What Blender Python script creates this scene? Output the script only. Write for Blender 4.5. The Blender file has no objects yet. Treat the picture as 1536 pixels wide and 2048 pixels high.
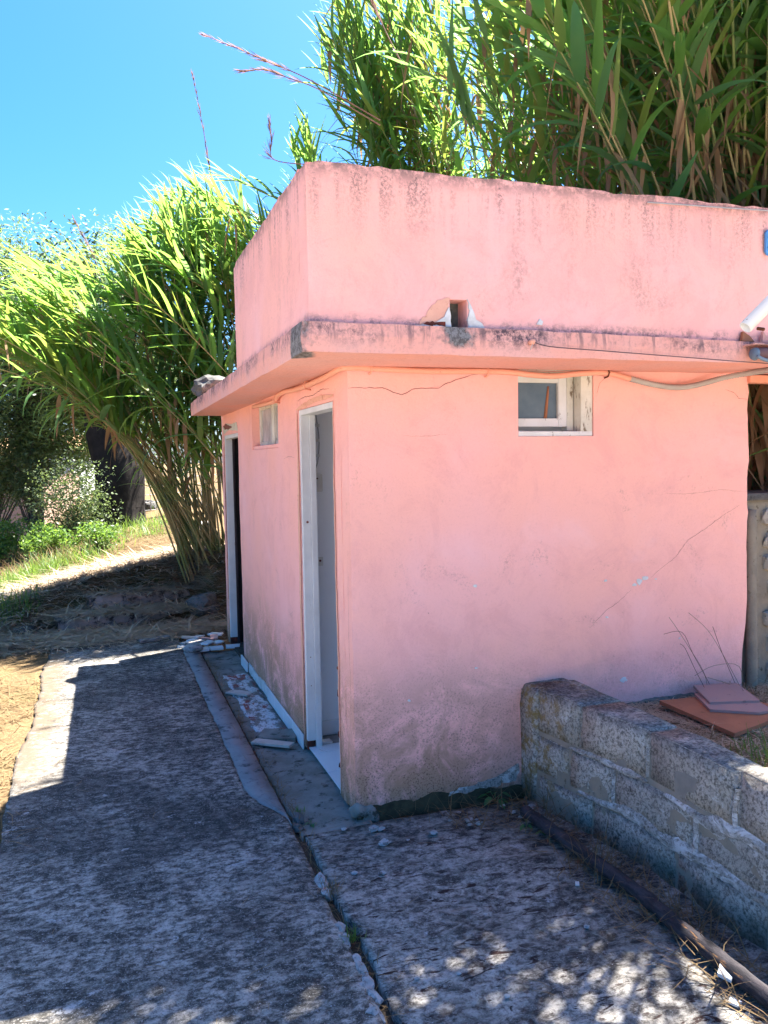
import bpy, bmesh, math, random
import numpy as np
from mathutils import Vector, Matrix, noise
random.seed(7); rng = np.random.default_rng(7)
R = math.radians
scene = bpy.context.scene
COL = scene.collection

# ------------------------------------------------------------------ camera
CAM = Vector((-1.026, -3.44, 1.6)); FPX = 1640.0
_y, _a, _r = R(18.984), R(-3.655), R(-0.993)
FW = Vector((math.sin(_y)*math.cos(_a), math.cos(_y)*math.cos(_a), math.sin(_a)))
_rt = Vector((math.cos(_y), -math.sin(_y), 0)); _up = _rt.cross(FW)
RT = _rt*math.cos(_r) + _up*math.sin(_r); UP = -_rt*math.sin(_r) + _up*math.cos(_r)
cd = bpy.data.cameras.new('camera'); cam = bpy.data.objects.new('camera', cd); COL.objects.link(cam)
cd.sensor_fit = 'VERTICAL'; cd.sensor_height = 24.0; cd.lens = FPX/2048*24.0
cd.clip_start = 0.05; cd.clip_end = 2000
cam.matrix_world = Matrix(((RT.x, UP.x, -FW.x, CAM.x), (RT.y, UP.y, -FW.y, CAM.y), (RT.z, UP.z, -FW.z, CAM.z), (0, 0, 0, 1)))
scene.camera = cam

# ------------------------------------------------------------------ world, sun, exposure
SUN = Vector((0.467, 0.20, 1.0)).normalized()
w = bpy.data.worlds.new('World'); scene.world = w; w.use_nodes = True
nt = w.node_tree; bg = nt.nodes['Background']
sky = nt.nodes.new('ShaderNodeTexSky'); sky.sky_type = 'NISHITA'; sky.sun_disc = False
sky.sun_elevation = math.asin(SUN.z); sky.sun_rotation = math.atan2(SUN.x, SUN.y)
sky.altitude = 0; sky.air_density = 1.0; sky.dust_density = 2.0; sky.ozone_density = 10.0
hs = nt.nodes.new('ShaderNodeHueSaturation'); hs.inputs['Saturation'].default_value = 1.25
nt.links.new(sky.outputs['Color'], hs.inputs['Color']); nt.links.new(hs.outputs['Color'], bg.inputs['Color']); bg.inputs['Strength'].default_value = 0.05
sl = bpy.data.lights.new('sun', 'SUN'); so = bpy.data.objects.new('sun', sl); COL.objects.link(so)
sl.energy = 5.0; sl.angle = R(0.53); sl.color = (1.0, 0.94, 0.84)
so.rotation_euler = SUN.to_track_quat('Z', 'Y').to_euler(); so.location = SUN*30
scene.cycles.max_bounces = 8; scene.cycles.diffuse_bounces = 5; scene.cycles.transmission_bounces = 5
scene.view_settings.view_transform = 'Standard'; scene.view_settings.look = 'None'
scene.view_settings.exposure = 2.95; scene.view_settings.gamma = 1.0

# ------------------------------------------------------------------ helpers
def atd(u, v, d): return CAM + (FW + RT*((u-768)/FPX) - UP*((v-1024)/FPX))*d
def proj(P):
    d = Vector(P) - CAM; z = d.dot(FW)
    return 768+FPX*d.dot(RT)/z, 1024-FPX*d.dot(UP)/z, z
def sstep(a, b, x):
    t = min(1.0, max(0.0, (x-a)/(b-a))); return t*t*(3-2*t)
def nz(x, y=0.0, z=0.0, s=1.0): return noise.noise(Vector((x*s, y*s, z*s)))

def tag(o, label, cat, group=None):
    o['label'] = label; o['category'] = cat
    if group: o['group'] = group
    return o
def thing(name, label, cat, loc=(0, 0, 0), group=None):
    o = bpy.data.objects.new(name, None); COL.objects.link(o); o.location = loc
    o.empty_display_size = 0.1
    return tag(o, label, cat, group)
LOCS = {}
def wloc(o):
    l = Vector(o.location)
    return l + wloc(o.parent) if o.parent else l
def link(name, me, parent=None, loc=None):
    o = bpy.data.objects.new(name, me); COL.objects.link(o)
    if loc is not None: o.location = loc
    if parent: o.parent = parent
    return o
def mk(name, V, F, mat, parent=None, smooth=False, midx=None, origin=None):
    """verts in world coordinates; object origin = parent's place (or given origin)"""
    V = np.asarray(V, dtype=np.float64)
    base = Vector((0, 0, 0))
    if parent: base = wloc(parent)
    elif origin is not None: base = Vector(origin)
    me = bpy.data.meshes.new(name)
    if isinstance(F, np.ndarray):
        n, k = F.shape
        me.vertices.add(len(V)); me.vertices.foreach_set('co', (V-np.array(base)).ravel())
        me.loops.add(n*k); me.loops.foreach_set('vertex_index', F.ravel().astype(np.int32))
        me.polygons.add(n); me.polygons.foreach_set('loop_start', np.arange(0, n*k, k, dtype=np.int32))
        me.update(calc_edges=True)
    else:
        me.from_pydata((V-np.array(base)).tolist(), [], F)
    for m in (mat if isinstance(mat, (list, tuple)) else [mat]): me.materials.append(m)
    if midx is not None: me.polygons.foreach_set('material_index', np.asarray(midx, dtype=np.int32))
    if smooth: me.polygons.foreach_set('use_smooth', np.ones(len(me.polygons), dtype=bool))
    me.validate(); me.update()
    o = link(name, me, parent)
    if not parent and origin is not None: o.location = origin
    return o
def struct(o): o['kind'] = 'structure'; return o
def stuff(o): o['kind'] = 'stuff'; return o

def boxvf(x0, x1, y0, y1, z0, z1):
    V = [(x0,y0,z0),(x1,y0,z0),(x1,y1,z0),(x0,y1,z0),(x0,y0,z1),(x1,y0,z1),(x1,y1,z1),(x0,y1,z1)]
    F = [(0,3,2,1),(4,5,6,7),(0,1,5,4),(1,2,6,5),(2,3,7,6),(3,0,4,7)]
    return V, F
def box(name, x0, x1, y0, y1, z0, z1, mat, parent=None, bev=0.0, jit=0.0, origin=None):
    bm = bmesh.new()
    V, F = boxvf(x0, x1, y0, y1, z0, z1)
    vs = [bm.verts.new(v) for v in V]
    for f in F: bm.faces.new([vs[i] for i in f])
    if bev: bmesh.ops.bevel(bm, geom=bm.edges[:], offset=bev, segments=2, affect='EDGES', profile=.6)
    if jit:
        for v in bm.verts: v.co += Vector((random.uniform(-jit, jit), random.uniform(-jit, jit), random.uniform(-jit, jit)))
    V = [tuple(v.co) for v in bm.verts]; bm.verts.index_update()
    F = [[v.index for v in f.verts] for f in bm.faces]; bm.free()
    return mk(name, V, F, mat, parent, origin=origin)
def tubevf(pts, rad, n=8, cap=True):
    pts = [Vector(p) for p in pts]; m = len(pts)
    rr = rad if isinstance(rad, (list, tuple)) else [rad]*m
    V = []; F = []
    t0 = (pts[1]-pts[0]).normalized()
    ref = Vector((0, 0, 1)) if abs(t0.z) < .9 else Vector((1, 0, 0))
    nrm = t0.cross(ref).normalized()
    for i, p in enumerate(pts):
        t = (pts[min(i+1, m-1)]-pts[max(i-1, 0)]).normalized()
        nrm = (nrm - t*nrm.dot(t)).normalized(); b = t.cross(nrm)
        for k in range(n):
            a = 2*math.pi*k/n
            V.append(p + (nrm*math.cos(a)+b*math.sin(a))*rr[i])
    for i in range(m-1):
        for k in range(n):
            k2 = (k+1) % n
            F.append((i*n+k, i*n+k2, (i+1)*n+k2, (i+1)*n+k))
    if cap:
        F.append(tuple(range(n-1, -1, -1))); F.append(tuple((m-1)*n+k for k in range(n)))
    return [tuple(v) for v in V], F
def tube(name, pts, rad, mat, parent=None, n=8, smooth=True, origin=None):
    V, F = tubevf(pts, rad, n)
    return mk(name, V, F, mat, parent, smooth, origin=origin)
def smoothline(pts, sub=6):
    P = [Vector(p) for p in pts]; out = []
    for i in range(len(P)-1):
        p0 = P[max(i-1, 0)]; p1 = P[i]; p2 = P[i+1]; p3 = P[min(i+2, len(P)-1)]
        for s in range(sub):
            t = s/sub
            out.append(.5*((2*p1)+(-p0+p2)*t+(2*p0-5*p1+4*p2-p3)*t*t+(-p0+3*p1-3*p2+p3)*t**3))
    out.append(P[-1]); return out
def join(parts):
    V = []; F = []
    for v, f in parts:
        o = len(V); V += list(v); F += [tuple(i+o for i in q) for q in f]
    return V, F
def prism(name, poly, z0, thick, mat, parent=None, jit=.0, origin=None, tilt=(0, 0)):
    """flat shard: polygon in XY extruded in z, may tilt"""
    n = len(poly); cx = sum(p[0] for p in poly)/n; cy = sum(p[1] for p in poly)/n
    V = []
    for k in (0, 1):
        for (x, y) in poly:
            V.append((x, y, z0 + k*thick + (x-cx)*tilt[0] + (y-cy)*tilt[1] + random.uniform(-jit, jit)))
    F = [tuple(range(n-1, -1, -1)), tuple(range(n, 2*n))] + [(i, (i+1) % n, n+(i+1) % n, n+i) for i in range(n)]
    return mk(name, V, F, mat, parent, origin=origin)
def rockvf(c, s, seed, sub=2, rough=.35, flat=1.0):
    bm = bmesh.new(); bmesh.ops.create_icosphere(bm, subdivisions=sub, radius=1.0)
    V = []
    for v in bm.verts:
        d = v.co.normalized(); k = 1+rough*nz(d.x*1.3+seed*7.1, d.y*1.3, d.z*1.3)+rough*.5*nz(d.x*3+seed*3.3, d.y*3, d.z*3)
        V.append((c[0]+d.x*k*s[0], c[1]+d.y*k*s[1], c[2]+d.z*k*s[2]*flat))
    bm.verts.index_update(); F = [[v.index for v in f.verts] for f in bm.faces]; bm.free()
    return V, F
def rock(name, c, s, mat, seed, parent=None, sub=2, rough=.35, smooth=False):
    V, F = rockvf(c, s, seed, sub, rough)
    return mk(name, V, F, mat, parent, smooth, origin=None if parent else (c[0], c[1], c[2]-s[2]))

# ------------------------------------------------------------------ materials
class M:
    def __init__(s, name, rough=.85, spec=.2):
        s.m = bpy.data.materials.new(name); s.m.use_nodes = True; s.nt = s.m.node_tree
        s.b = s.nt.nodes['Principled BSDF']; s.b.inputs['Roughness'].default_value = rough
        s.b.inputs['Specular IOR Level'].default_value = spec
        g = s.nt.nodes.new('ShaderNodeNewGeometry'); s.pos = g.outputs['Position']; s.geo = g
    def n(s, t): return s.nt.nodes.new(t)
    def l(s, a, b): s.nt.links.new(a, b)
    def val(s, sock, v):
        if hasattr(v, 'is_linked') or isinstance(v, bpy.types.NodeSocket): s.l(v, sock)
        else: sock.default_value = v
    def scaled(s, sc):
        n = s.n('ShaderNodeVectorMath'); n.operation = 'MULTIPLY'; s.l(s.pos, n.inputs[0]); n.inputs[1].default_value = sc; return n.outputs[0]
    def noise(s, scale, detail=4, rough=.6, vec=None, dist=0.0):
        n = s.n('ShaderNodeTexNoise'); n.inputs['Scale'].default_value = scale; n.inputs['Detail'].default_value = detail
        n.inputs['Roughness'].default_value = rough; n.inputs['Distortion'].default_value = dist
        s.l(vec if vec is not None else s.pos, n.inputs['Vector']); return n.outputs['Fac']
    def voro(s, scale, vec=None, feat='F1'):
        n = s.n('ShaderNodeTexVoronoi'); n.feature = feat; n.inputs['Scale'].default_value = scale
        s.l(vec if vec is not None else s.pos, n.inputs['Vector']); return n.outputs['Distance']
    def math(s, op, a, b=0.0, clamp=False):
        n = s.n('ShaderNodeMath'); n.operation = op; n.use_clamp = clamp; s.val(n.inputs[0], a); s.val(n.inputs[1], b); return n.outputs[0]
    def rng(s, v, a, b, c=0.0, d=1.0, smooth=True):
        n = s.n('ShaderNodeMapRange'); n.interpolation_type = 'SMOOTHSTEP' if smooth else 'LINEAR'
        s.val(n.inputs[0], v)
        for i, q in enumerate((a, b, c, d)): n.inputs[i+1].default_value = q
        return n.outputs[0]
    def xyz(s):
        n = s.n('ShaderNodeSeparateXYZ'); s.l(s.pos, n.inputs[0]); return n.outputs
    def mix(s, f, a, b):
        n = s.n('ShaderNodeMix'); n.data_type = 'RGBA'; s.val(n.inputs[0], f)
        for k, v in ((6, a), (7, b)):
            if isinstance(v, tuple): n.inputs[k].default_value = (*v, 1)
            else: s.l(v, n.inputs[k])
        return n.outputs[2]
    def bump(s, h, strength=.3, dist=.01, prev=None):
        n = s.n('ShaderNodeBump'); n.inputs['Strength'].default_value = strength; n.inputs['Distance'].default_value = dist
        s.l(h, n.inputs['Height'])
        if prev is not None: s.l(prev, n.inputs['Normal'])
        s.l(n.outputs[0], s.b.inputs['Normal']); return n.outputs[0]
    def color(s, c):
        if isinstance(c, tuple): s.b.inputs['Base Color'].default_value = (*c, 1)
        else: s.l(c, s.b.inputs['Base Color'])
        return s

def simple(name, c1, c2, scale=8, rough=.8, bump=.3, bscale=60, spec=.2, dark=None, dscale=25, dth=(.6, .7)):
    m = M(name, rough, spec)
    c = m.mix(m.rng(m.noise(scale, 6, .65), .3, .7), c1, c2)
    if dark: c = m.mix(m.rng(m.noise(dscale, 8, .7), *dth), c, dark)
    m.color(c)
    if bump: m.bump(m.noise(bscale, 8, .7), bump, .006)
    return m.m

def pink_plaster():
    m = M('pink_plaster', .9, .12); X, Y, Z = m.xyz()
    c = m.mix(m.rng(m.noise(1.1, 3, .5), .35, .65), (.88, .445, .375), (.87, .458, .43))
    c = m.mix(m.math('MULTIPLY', m.rng(m.noise(3.4, 8, .75, dist=.7), .46, .66), .55), c, (.76, .37, .34))
    c = m.mix(m.math('MULTIPLY', m.rng(m.noise(90, 4, .7), .5, .72), .25), c, (.66, .33, .31))
    # pale sun-bleached blooms
    c = m.mix(m.math('MULTIPLY', m.rng(m.noise(2.3, 5, .6, dist=.4), .55, .75), .35), c, (.88, .53, .53))
    # run-off streaks from the parapet's crest
    st = m.rng(m.noise(1, 5, .65, m.scaled((17, 17, 1.3))), .42, .66)
    sp = m.rng(m.noise(75, 5, .8), .40, .62)
    top = m.rng(Z, 2.38, 2.76)
    stain = m.math('MULTIPLY', m.math('MULTIPLY', st, sp), top)
    rim = m.math('MULTIPLY', m.rng(Z, 2.64, 2.735), m.rng(m.noise(22, 6, .75), .34, .62))
    stain = m.math('MAXIMUM', stain, m.math('MULTIPLY', rim, .95))
    # soft grey drift on the upper right and left side of the parapet
    drift = m.math('MULTIPLY', m.rng(m.noise(1, 6, .7, m.scaled((4, 4, 1.4))), .48, .74), m.rng(Z, 2.10, 2.30))
    drift = m.math('MULTIPLY', drift, m.rng(m.noise(60, 4, .8), .35, .65))
    stain = m.math('MAXIMUM', stain, m.math('MULTIPLY', drift, .55))
    # line of dirt where parapet meets slab
    seam = m.math('MULTIPLY', m.rng(Z, 2.175, 2.12), m.rng(m.noise(14, 8, .8), .45, .62))
    stain = m.math('MAXIMUM', stain, m.math('MULTIPLY', m.math('MULTIPLY', seam, m.rng(Z, 2.03, 2.1)), .8))
    c = m.mix(m.math('MULTIPLY', stain, .95), c, (.13, .095, .095))
    # mould rising from the ground: clouds plus dark pin spots
    low = m.rng(m.math('ADD', Z, m.math('MULTIPLY', m.noise(3, 4, .6), .55)), 1.10, .34)
    low = m.math('MULTIPLY', low, m.rng(X, 1.15, .35, .35, 1.0))
    cloud = m.math('MULTIPLY', low, m.rng(m.noise(4.5, 8, .75, dist=.6), .36, .56))
    c = m.mix(m.math('MULTIPLY', cloud, .80), c, (.33, .20, .105))
    dots = m.math('MULTIPLY', low, m.math('MULTIPLY', m.rng(m.noise(105, 6, .75), .52, .60), m.rng(m.noise(6, 5, .7), .36, .56)))
    c = m.mix(m.math('MULTIPLY', dots, .85), c, (.07, .05, .035))
    foot = m.math('MULTIPLY', m.rng(m.math('ADD', Z, m.math('MULTIPLY', m.noise(9, 5, .7), .16)), .17, .09), .8)
    c = m.mix(m.math('MULTIPLY', foot, m.rng(m.noise(12, 5, .7), .38, .6)), c, (.12, .085, .05))
    # scuffed grey clouds in the middle of the wall
    mid = m.math('MULTIPLY', m.rng(m.noise(2.6, 7, .8, dist=.8), .55, .68), m.rng(m.noise(70, 4, .8), .45, .65))
    c = m.mix(m.math('MULTIPLY', mid, .45), c, (.25, .15, .14))
    pin = m.math('MULTIPLY', m.rng(m.voro(9), .030, .016), m.rng(m.noise(3, 2, .5), .5, .6))
    c = m.mix(m.math('MULTIPLY', pin, .8), c, (.10, .05, .045))
    m.color(c)
    b = m.bump(m.noise(9, 6, .65), .5, .014)
    m.bump(m.noise(95, 6, .75), .4, .004, b)
    return m.m
def slab_pink():
    m = M('slab_pink', .92, .1); X, Y, Z = m.xyz()
    c = m.mix(m.rng(m.noise(3, 5, .6), .35, .65), (.74, .36, .30), (.70, .38, .34))
    c = m.mix(m.math('MULTIPLY', m.rng(m.noise(70, 5, .8), .5, .68), .4), c, (.40, .22, .20))
    nf = m.rng(m.noise(1, 6, .7, m.scaled((3.2, 3.2, 3))), .42, .60)
    spk = m.rng(m.noise(48, 7, .8), .40, .60)
    edge = m.rng(m.math('ADD', Z, m.math('MULTIPLY', m.noise(6, 5, .7), .10)), 2.075, 2.150)
    st = m.math('MULTIPLY', m.math('MULTIPLY', nf, spk), edge)
    c = m.mix(st, c, (.075, .055, .07))
    strk = m.math('MULTIPLY', m.rng(m.noise(1, 5, .7, m.scaled((26, 26, 2.5))), .5, .66), m.rng(Z, 2.02, 2.10))
    c = m.mix(m.math('MULTIPLY', strk, .7), c, (.11, .085, .10))
    # worn bare cement patches: below the scupper and at the outer corner
    d1 = m.math('SQRT', m.math('ADD', m.math('POWER', m.math('SUBTRACT', X, .335), 2.0), m.math('POWER', m.math('MULTIPLY', m.math('SUBTRACT', Z, 2.09), 1.4), 2.0)))
    d2 = m.math('SQRT', m.math('ADD', m.math('POWER', m.math('ADD', X, .31), 2.0), m.math('POWER', m.math('MULTIPLY', m.math('ADD', Y, .33), .9), 2.0)))
    bare = m.math('MAXIMUM', m.rng(m.math('ADD', d1, m.math('MULTIPLY', m.noise(13, 5, .7), .13)), .155, .12), m.rng(m.math('ADD', d2, m.math('MULTIPLY', m.noise(13, 5, .7), .10)), .15, .12))
    grey = m.mix(m.rng(m.noise(55, 6, .8), .4, .6), (.22, .215, .22), (.09, .08, .08))
    c = m.mix(bare, c, grey)
    m.color(c); b = m.bump(m.noise(16, 6, .7), .4, .012); m.bump(m.noise(110, 6, .75), .35, .004, b)
    return m.m
def concrete_path():
    m = M('rough_dark_concrete', .95, .12); X, Y, Z = m.xyz()
    n1 = m.math('ADD', m.math('MULTIPLY', m.noise(1, 8, .72, m.scaled((20, 32, 26)), dist=.3), .68), m.math('MULTIPLY', m.noise(6, 7, .75, dist=.4), .32))
    c = m.mix(m.rng(n1, .43, .58), (.066, .061, .055), (.38, .355, .32))
    c = m.mix(m.rng(m.noise(2.4, 7, .75, dist=.5), .42, .58), c, m.mix(m.rng(n1, .44, .62), (.048, .045, .041), (.27, .255, .23)))
    grit = m.noise(70, 5, .85)
    c = m.mix(m.math('MULTIPLY', m.rng(grit, .50, .40), .55), c, (.026, .024, .022))
    c = m.mix(m.math('MULTIPLY', m.rng(grit, .54, .64), .45), c, (.38, .36, .325))
    c = m.mix(m.math('MULTIPLY', m.rng(m.noise(1.1, 6, .7, dist=.6), .46, .62), .62), c, (.038, .036, .034))
    c = m.mix(m.math('MULTIPLY', m.rng(m.noise(3.1, 8, .8, dist=1.0), .60, .68), m.rng(m.noise(35, 6, .8), .42, .58)), c, (.40, .38, .35))
    lich = m.rng(m.noise(1, 7, .72, m.scaled((6, 10, 10)), dist=.7), .60, .66)
    c = m.mix(m.math('MULTIPLY', lich, m.rng(m.noise(60, 5, .8), .38, .55)), c, (.34, .34, .34))
    c = m.mix(m.math('MULTIPLY', m.rng(m.noise(9, 5, .7), .66, .74), .5), c, (.10, .045, .03))
    fleck = m.rng(m.noise(120, 3, .8), .60, .66)
    c = m.mix(m.math('MULTIPLY', fleck, .75), c, (.42, .42, .42))
    c = m.mix(m.math('MULTIPLY', m.rng(m.noise(100, 3, .8, m.scaled((1, 1.4, 1))), .40, .34), .8), c, (.02, .018, .02))
    # beige cement skin where the surface is worn smooth along the left edge
    worn = m.math('MULTIPLY', m.rng(m.math('ADD', X, m.math('MULTIPLY', m.noise(4, 6, .7), .45)), -1.00, -1.22), m.rng(m.math('ADD', Y, m.noise(3, 5, .7)), 1.2, 1.9))
    c = m.mix(m.math('MULTIPLY', worn, m.rng(m.noise(16, 6, .7), .32, .52)), c, (.105, .082, .060))
    m.color(c); b = m.bump(n1, .7, .010); m.bump(m.noise(170, 5, .75), .5, .004, b)
    return m.m
def concrete_pad():
    m = M('ridged_concrete', .95, .12); X, Y, Z = m.xyz()
    rid = m.math('ADD', m.math('MULTIPLY', m.noise(1, 7, .72, m.scaled((13, 22, 20)), dist=1.1), .42), m.math('ADD', m.math('MULTIPLY', m.noise(24, 8, .75), .33), m.math('MULTIPLY', m.noise(5, 6, .7), .25)))
    c = m.mix(m.rng(rid, .42, .585), (.058, .052, .048), (.37, .35, .32))
    grit = m.noise(75, 5, .85)
    c = m.mix(m.math('MULTIPLY', m.rng(grit, .50, .40), .55), c, (.020, .017, .018))
    c = m.mix(m.math('MULTIPLY', m.rng(grit, .54, .64), .45), c, (.34, .34, .34))
    c = m.mix(m.rng(m.noise(1, 5, .6, m.scaled((9, 26, 10)), dist=1.2), .57, .64), c, (.030, .017, .016))
    c = m.mix(m.math('MULTIPLY', m.rng(m.noise(2.2, 6, .7), .42, .62), .75), c, m.mix(m.rng(rid, .44, .60), (.034, .029, .026), (.215, .20, .18)))
    c = m.mix(m.math('MULTIPLY', m.rng(m.noise(7, 6, .7), .60, .70), m.rng(m.noise(80, 5, .8), .4, .55)), c, (.36, .36, .37))
    c = m.mix(m.math('MULTIPLY', m.rng(m.noise(140, 3, .7), .64, .70), .8), c, (.38, .38, .38))
    # blackened towards the building wall
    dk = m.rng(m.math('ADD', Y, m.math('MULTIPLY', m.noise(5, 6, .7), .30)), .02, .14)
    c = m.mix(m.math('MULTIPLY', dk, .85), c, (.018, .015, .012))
    m.color(c); b = m.bump(rid, .6, .012); m.bump(m.noise(170, 5, .75), .45, .004, b)
    return m.m
def block_mat():
    m = M('weathered_block', .95, .12); X, Y, Z = m.xyz()
    c = m.mix(m.rng(m.noise(3, 6, .7), .38, .62), (.34, .315, .275), (.49, .46, .41))
    c = m.mix(m.rng(m.noise(75, 7, .8), .45, .60), c, (.13, .12, .105))
    c = m.mix(m.math('MULTIPLY', m.rng(m.noise(6, 6, .75), .54, .66), m.rng(m.noise(45, 5, .8), .4, .6)), c, (.05, .045, .042))
    c = m.mix(m.math('MULTIPLY', m.rng(m.noise(11, 6, .7), .60, .68), m.rng(m.noise(90, 4, .7), .4, .55)), c, (.50, .49, .47))
    och = m.math('MULTIPLY', m.rng(m.math('ADD', Y, m.math('MULTIPLY', m.noise(5, 5, .7), .5)), -.28, .12), m.rng(m.noise(13, 6, .75), .46, .58))
    c = m.mix(m.math('MULTIPLY', och, .8), c, (.21, .14, .035))
    # sooty crust on everything that faces up
    nn = m.n('ShaderNodeSeparateXYZ'); m.l(m.geo.outputs['Normal'], nn.inputs[0])
    top = m.math('MULTIPLY', m.rng(nn.outputs[2], .35, .8), m.rng(m.noise(9, 7, .75), .36, .56))
    c = m.mix(m.math('MULTIPLY', top, .88), c, m.mix(m.rng(m.noise(60, 6, .8), .42, .6), (.035, .034, .038), (.19, .185, .18)))
    low = m.math('MULTIPLY', m.rng(m.math('ADD', Z, m.math('MULTIPLY', m.noise(6, 5, .7), .25)), .28, .10), .75)
    c = m.mix(low, c, (.07, .055, .03))
    m.color(c); b = m.bump(m.noise(28, 7, .75), .7, .012); m.bump(m.noise(140, 5, .8), .5, .004, b)
    return m.m
def straw_ground():
    m = M('dry_ground', .95, .08)
    c = m.mix(m.rng(m.noise(6, 7, .7), .35, .65), (.165, .11, .056), (.105, .07, .038))
    c = m.mix(m.rng(m.noise(1.2, 5, .6), .50, .68), c, (.085, .088, .032))
    c = m.mix(m.rng(m.noise(45, 7, .8), .48, .6), c, (.20, .145, .08))
    c = m.mix(m.rng(m.noise(60, 6, .8), .52, .66), c, (.08, .055, .035))
    m.color(c); m.bump(m.noise(35, 8, .75), .8, .03); return m.m
def bed_soil():
    m = M('bed_soil', .96, .05)
    c = m.mix(m.rng(m.noise(9, 7, .7), .36, .64), (.17, .12, .075), (.07, .048, .032))
    c = m.mix(m.rng(m.noise(70, 6, .8), .54, .66), c, (.28, .21, .13))
    m.color(c); m.bump(m.noise(40, 8, .75), .9, .02); return m.m
def leaf(name, c1, c2, trans=.45, tc=None, rough=.45):
    m = M(name, rough, .35)
    c = m.mix(m.rng(m.noise(3.2, 3, .6), .35, .65), c1, c2); m.color(c)
    t = m.n('ShaderNodeBsdfTranslucent'); t.inputs[0].default_value = (*(tc or tuple(min(1, q*1.35) for q in c2)), 1)
    mx = m.n('ShaderNodeMixShader'); mx.inputs[0].default_value = trans
    m.l(m.b.outputs[0], mx.inputs[1]); m.l(t.outputs[0], mx.inputs[2])
    m.l(mx.outputs[0], m.nt.nodes['Material Output'].inputs['Surface']); return m.m
def paint_wood(name, c1, c2, chip, th=(.60, .66), sc=(10, 10, 3)):
    m = M(name, .6, .3)
    c = m.mix(m.rng(m.noise(6, 5, .6), .35, .65), c1, c2)
    c = m.mix(m.rng(m.noise(1, 7, .75, m.scaled(sc)), *th), c, chip); m.color(c)
    m.bump(m.noise(1, 6, .7, m.scaled((60, 60, 9))), .3, .004); return m.m

MT = {}
MT['pink'] = pink_plaster(); MT['slab'] = slab_pink(); MT['path'] = concrete_path(); MT['pad'] = concrete_pad()
MT['block'] = block_mat(); MT['ground'] = straw_ground(); MT['bed'] = bed_soil()
MT['orange_plaster'] = simple('orange_plaster', (.72, .30, .20), (.66, .33, .25), 9, .9, .4, 70, dark=(.30, .13, .09), dscale=30, dth=(.62, .7))
MT['bare_orange'] = simple('bare_undercoat', (.76, .42, .31), (.70, .36, .27), 12, .9, .5, 60, dark=(.52, .24, .17), dscale=26, dth=(.54, .66))
MT['lime'] = simple('white_lime', (.62, .62, .62), (.45, .44, .42), 14, .95, .5, 70, dark=(.20, .18, .16), dscale=40, dth=(.60, .72))
def smear_mat():
    m = M('worn_lime_smear', .95, .12)
    g = m.mix(m.rng(m.noise(75, 7, .8), .45, .60), (.33, .32, .30), (.13, .12, .105))
    w = m.mix(m.rng(m.noise(25, 6, .7), .4, .65), (.58, .58, .58), (.44, .43, .41))
    m.color(m.mix(m.rng(m.noise(1, 7, .75, m.scaled((9, 9, 16)), dist=.9), .48, .58), g, w)); m.bump(m.noise(45, 7, .75), .7, .008); return m.m
MT['smear'] = smear_mat()
MT['chip'] = simple('white_chip', (.66, .66, .66), (.52, .51, .50), 30, .9, .2)
MT['crack'] = simple('crack_shadow', (.26, .11, .095), (.12, .05, .045), 60, 1, 0)
MT['hole'] = simple('cavity_cement', (.13, .14, .13), (.06, .07, .065), 20, .95, .4, dark=(.03, .05, .03), dscale=12)
MT['door_white'] = paint_wood('white_door_paint', (.66, .67, .68), (.58, .59, .60), (.34, .33, .31), (.64, .70), (30, 30, 4))
MT['flaky'] = paint_wood('flaking_cream_paint', (.64, .62, .55), (.52, .50, .43), (.16, .12, .08), (.56, .62), (34, 34, 7))
MT['flaky_white'] = paint_wood('flaking_white_paint', (.68, .68, .68), (.60, .60, .59), (.24, .21, .19), (.60, .66), (30, 30, 12))
MT['rot'] = simple('rotten_wood', (.20, .045, .03), (.06, .025, .02), 18, .95, .8, 50)
MT['dark_wood'] = paint_wood('dark_old_wood', (.030, .022, .026), (.060, .042, .046), (.012, .010, .011), (.5, .6), (16, 16, 2))
MT['green_wood'] = paint_wood('dark_green_paint', (.02, .045, .038), (.015, .03, .028), (.06, .05, .04), (.62, .68))
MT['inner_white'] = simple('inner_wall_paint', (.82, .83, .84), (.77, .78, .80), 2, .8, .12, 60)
MT['inner_dark'] = simple('shade_dark_inner_wall', (.04, .035, .036), (.02, .018, .019), 4, .9, .3)  # near-black colour stands in for the shade inside the far room
MT['tile_white'] = simple('white_glazed_tile', (.74, .75, .77), (.68, .69, .72), 3, .25, .05, 40, .5, dark=(.36, .36, .36), dscale=18, dth=(.68, .76))
MT['grout'] = simple('grey_grout', (.32, .32, .32), (.22, .21, .20), 20, .95, .4)
MT['tile_cut'] = simple('pale_tile_body', (.52, .45, .40), (.42, .37, .33), 20, .8, .3, dark=(.22, .17, .14), dscale=22)
MT['tile_pink'] = simple('pink_plaster_shard', (.66, .34, .28), (.55, .30, .26), 14, .9, .4)
MT['terracotta'] = simple('terracotta', (.37, .145, .075), (.30, .12, .065), 7, .85, .3, dark=(.16, .07, .04), dscale=20)
MT['mauve'] = simple('mauve_tile', (.36, .225, .20), (.31, .20, .19), 3, .8, .15, dark=(.21, .13, .12), dscale=14)
MT['apron'] = simple('apron_cement', (.25, .245, .225), (.15, .145, .125), 6, .95, .6, 55, dark=(.05, .045, .035), dscale=16, dth=(.52, .66))
MT['smooth_cement'] = simple('smooth_edge_cement', (.25, .25, .255), (.18, .18, .19), 5, .9, .4, 80, dark=(.07, .07, .075), dscale=9, dth=(.52, .64))
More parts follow.
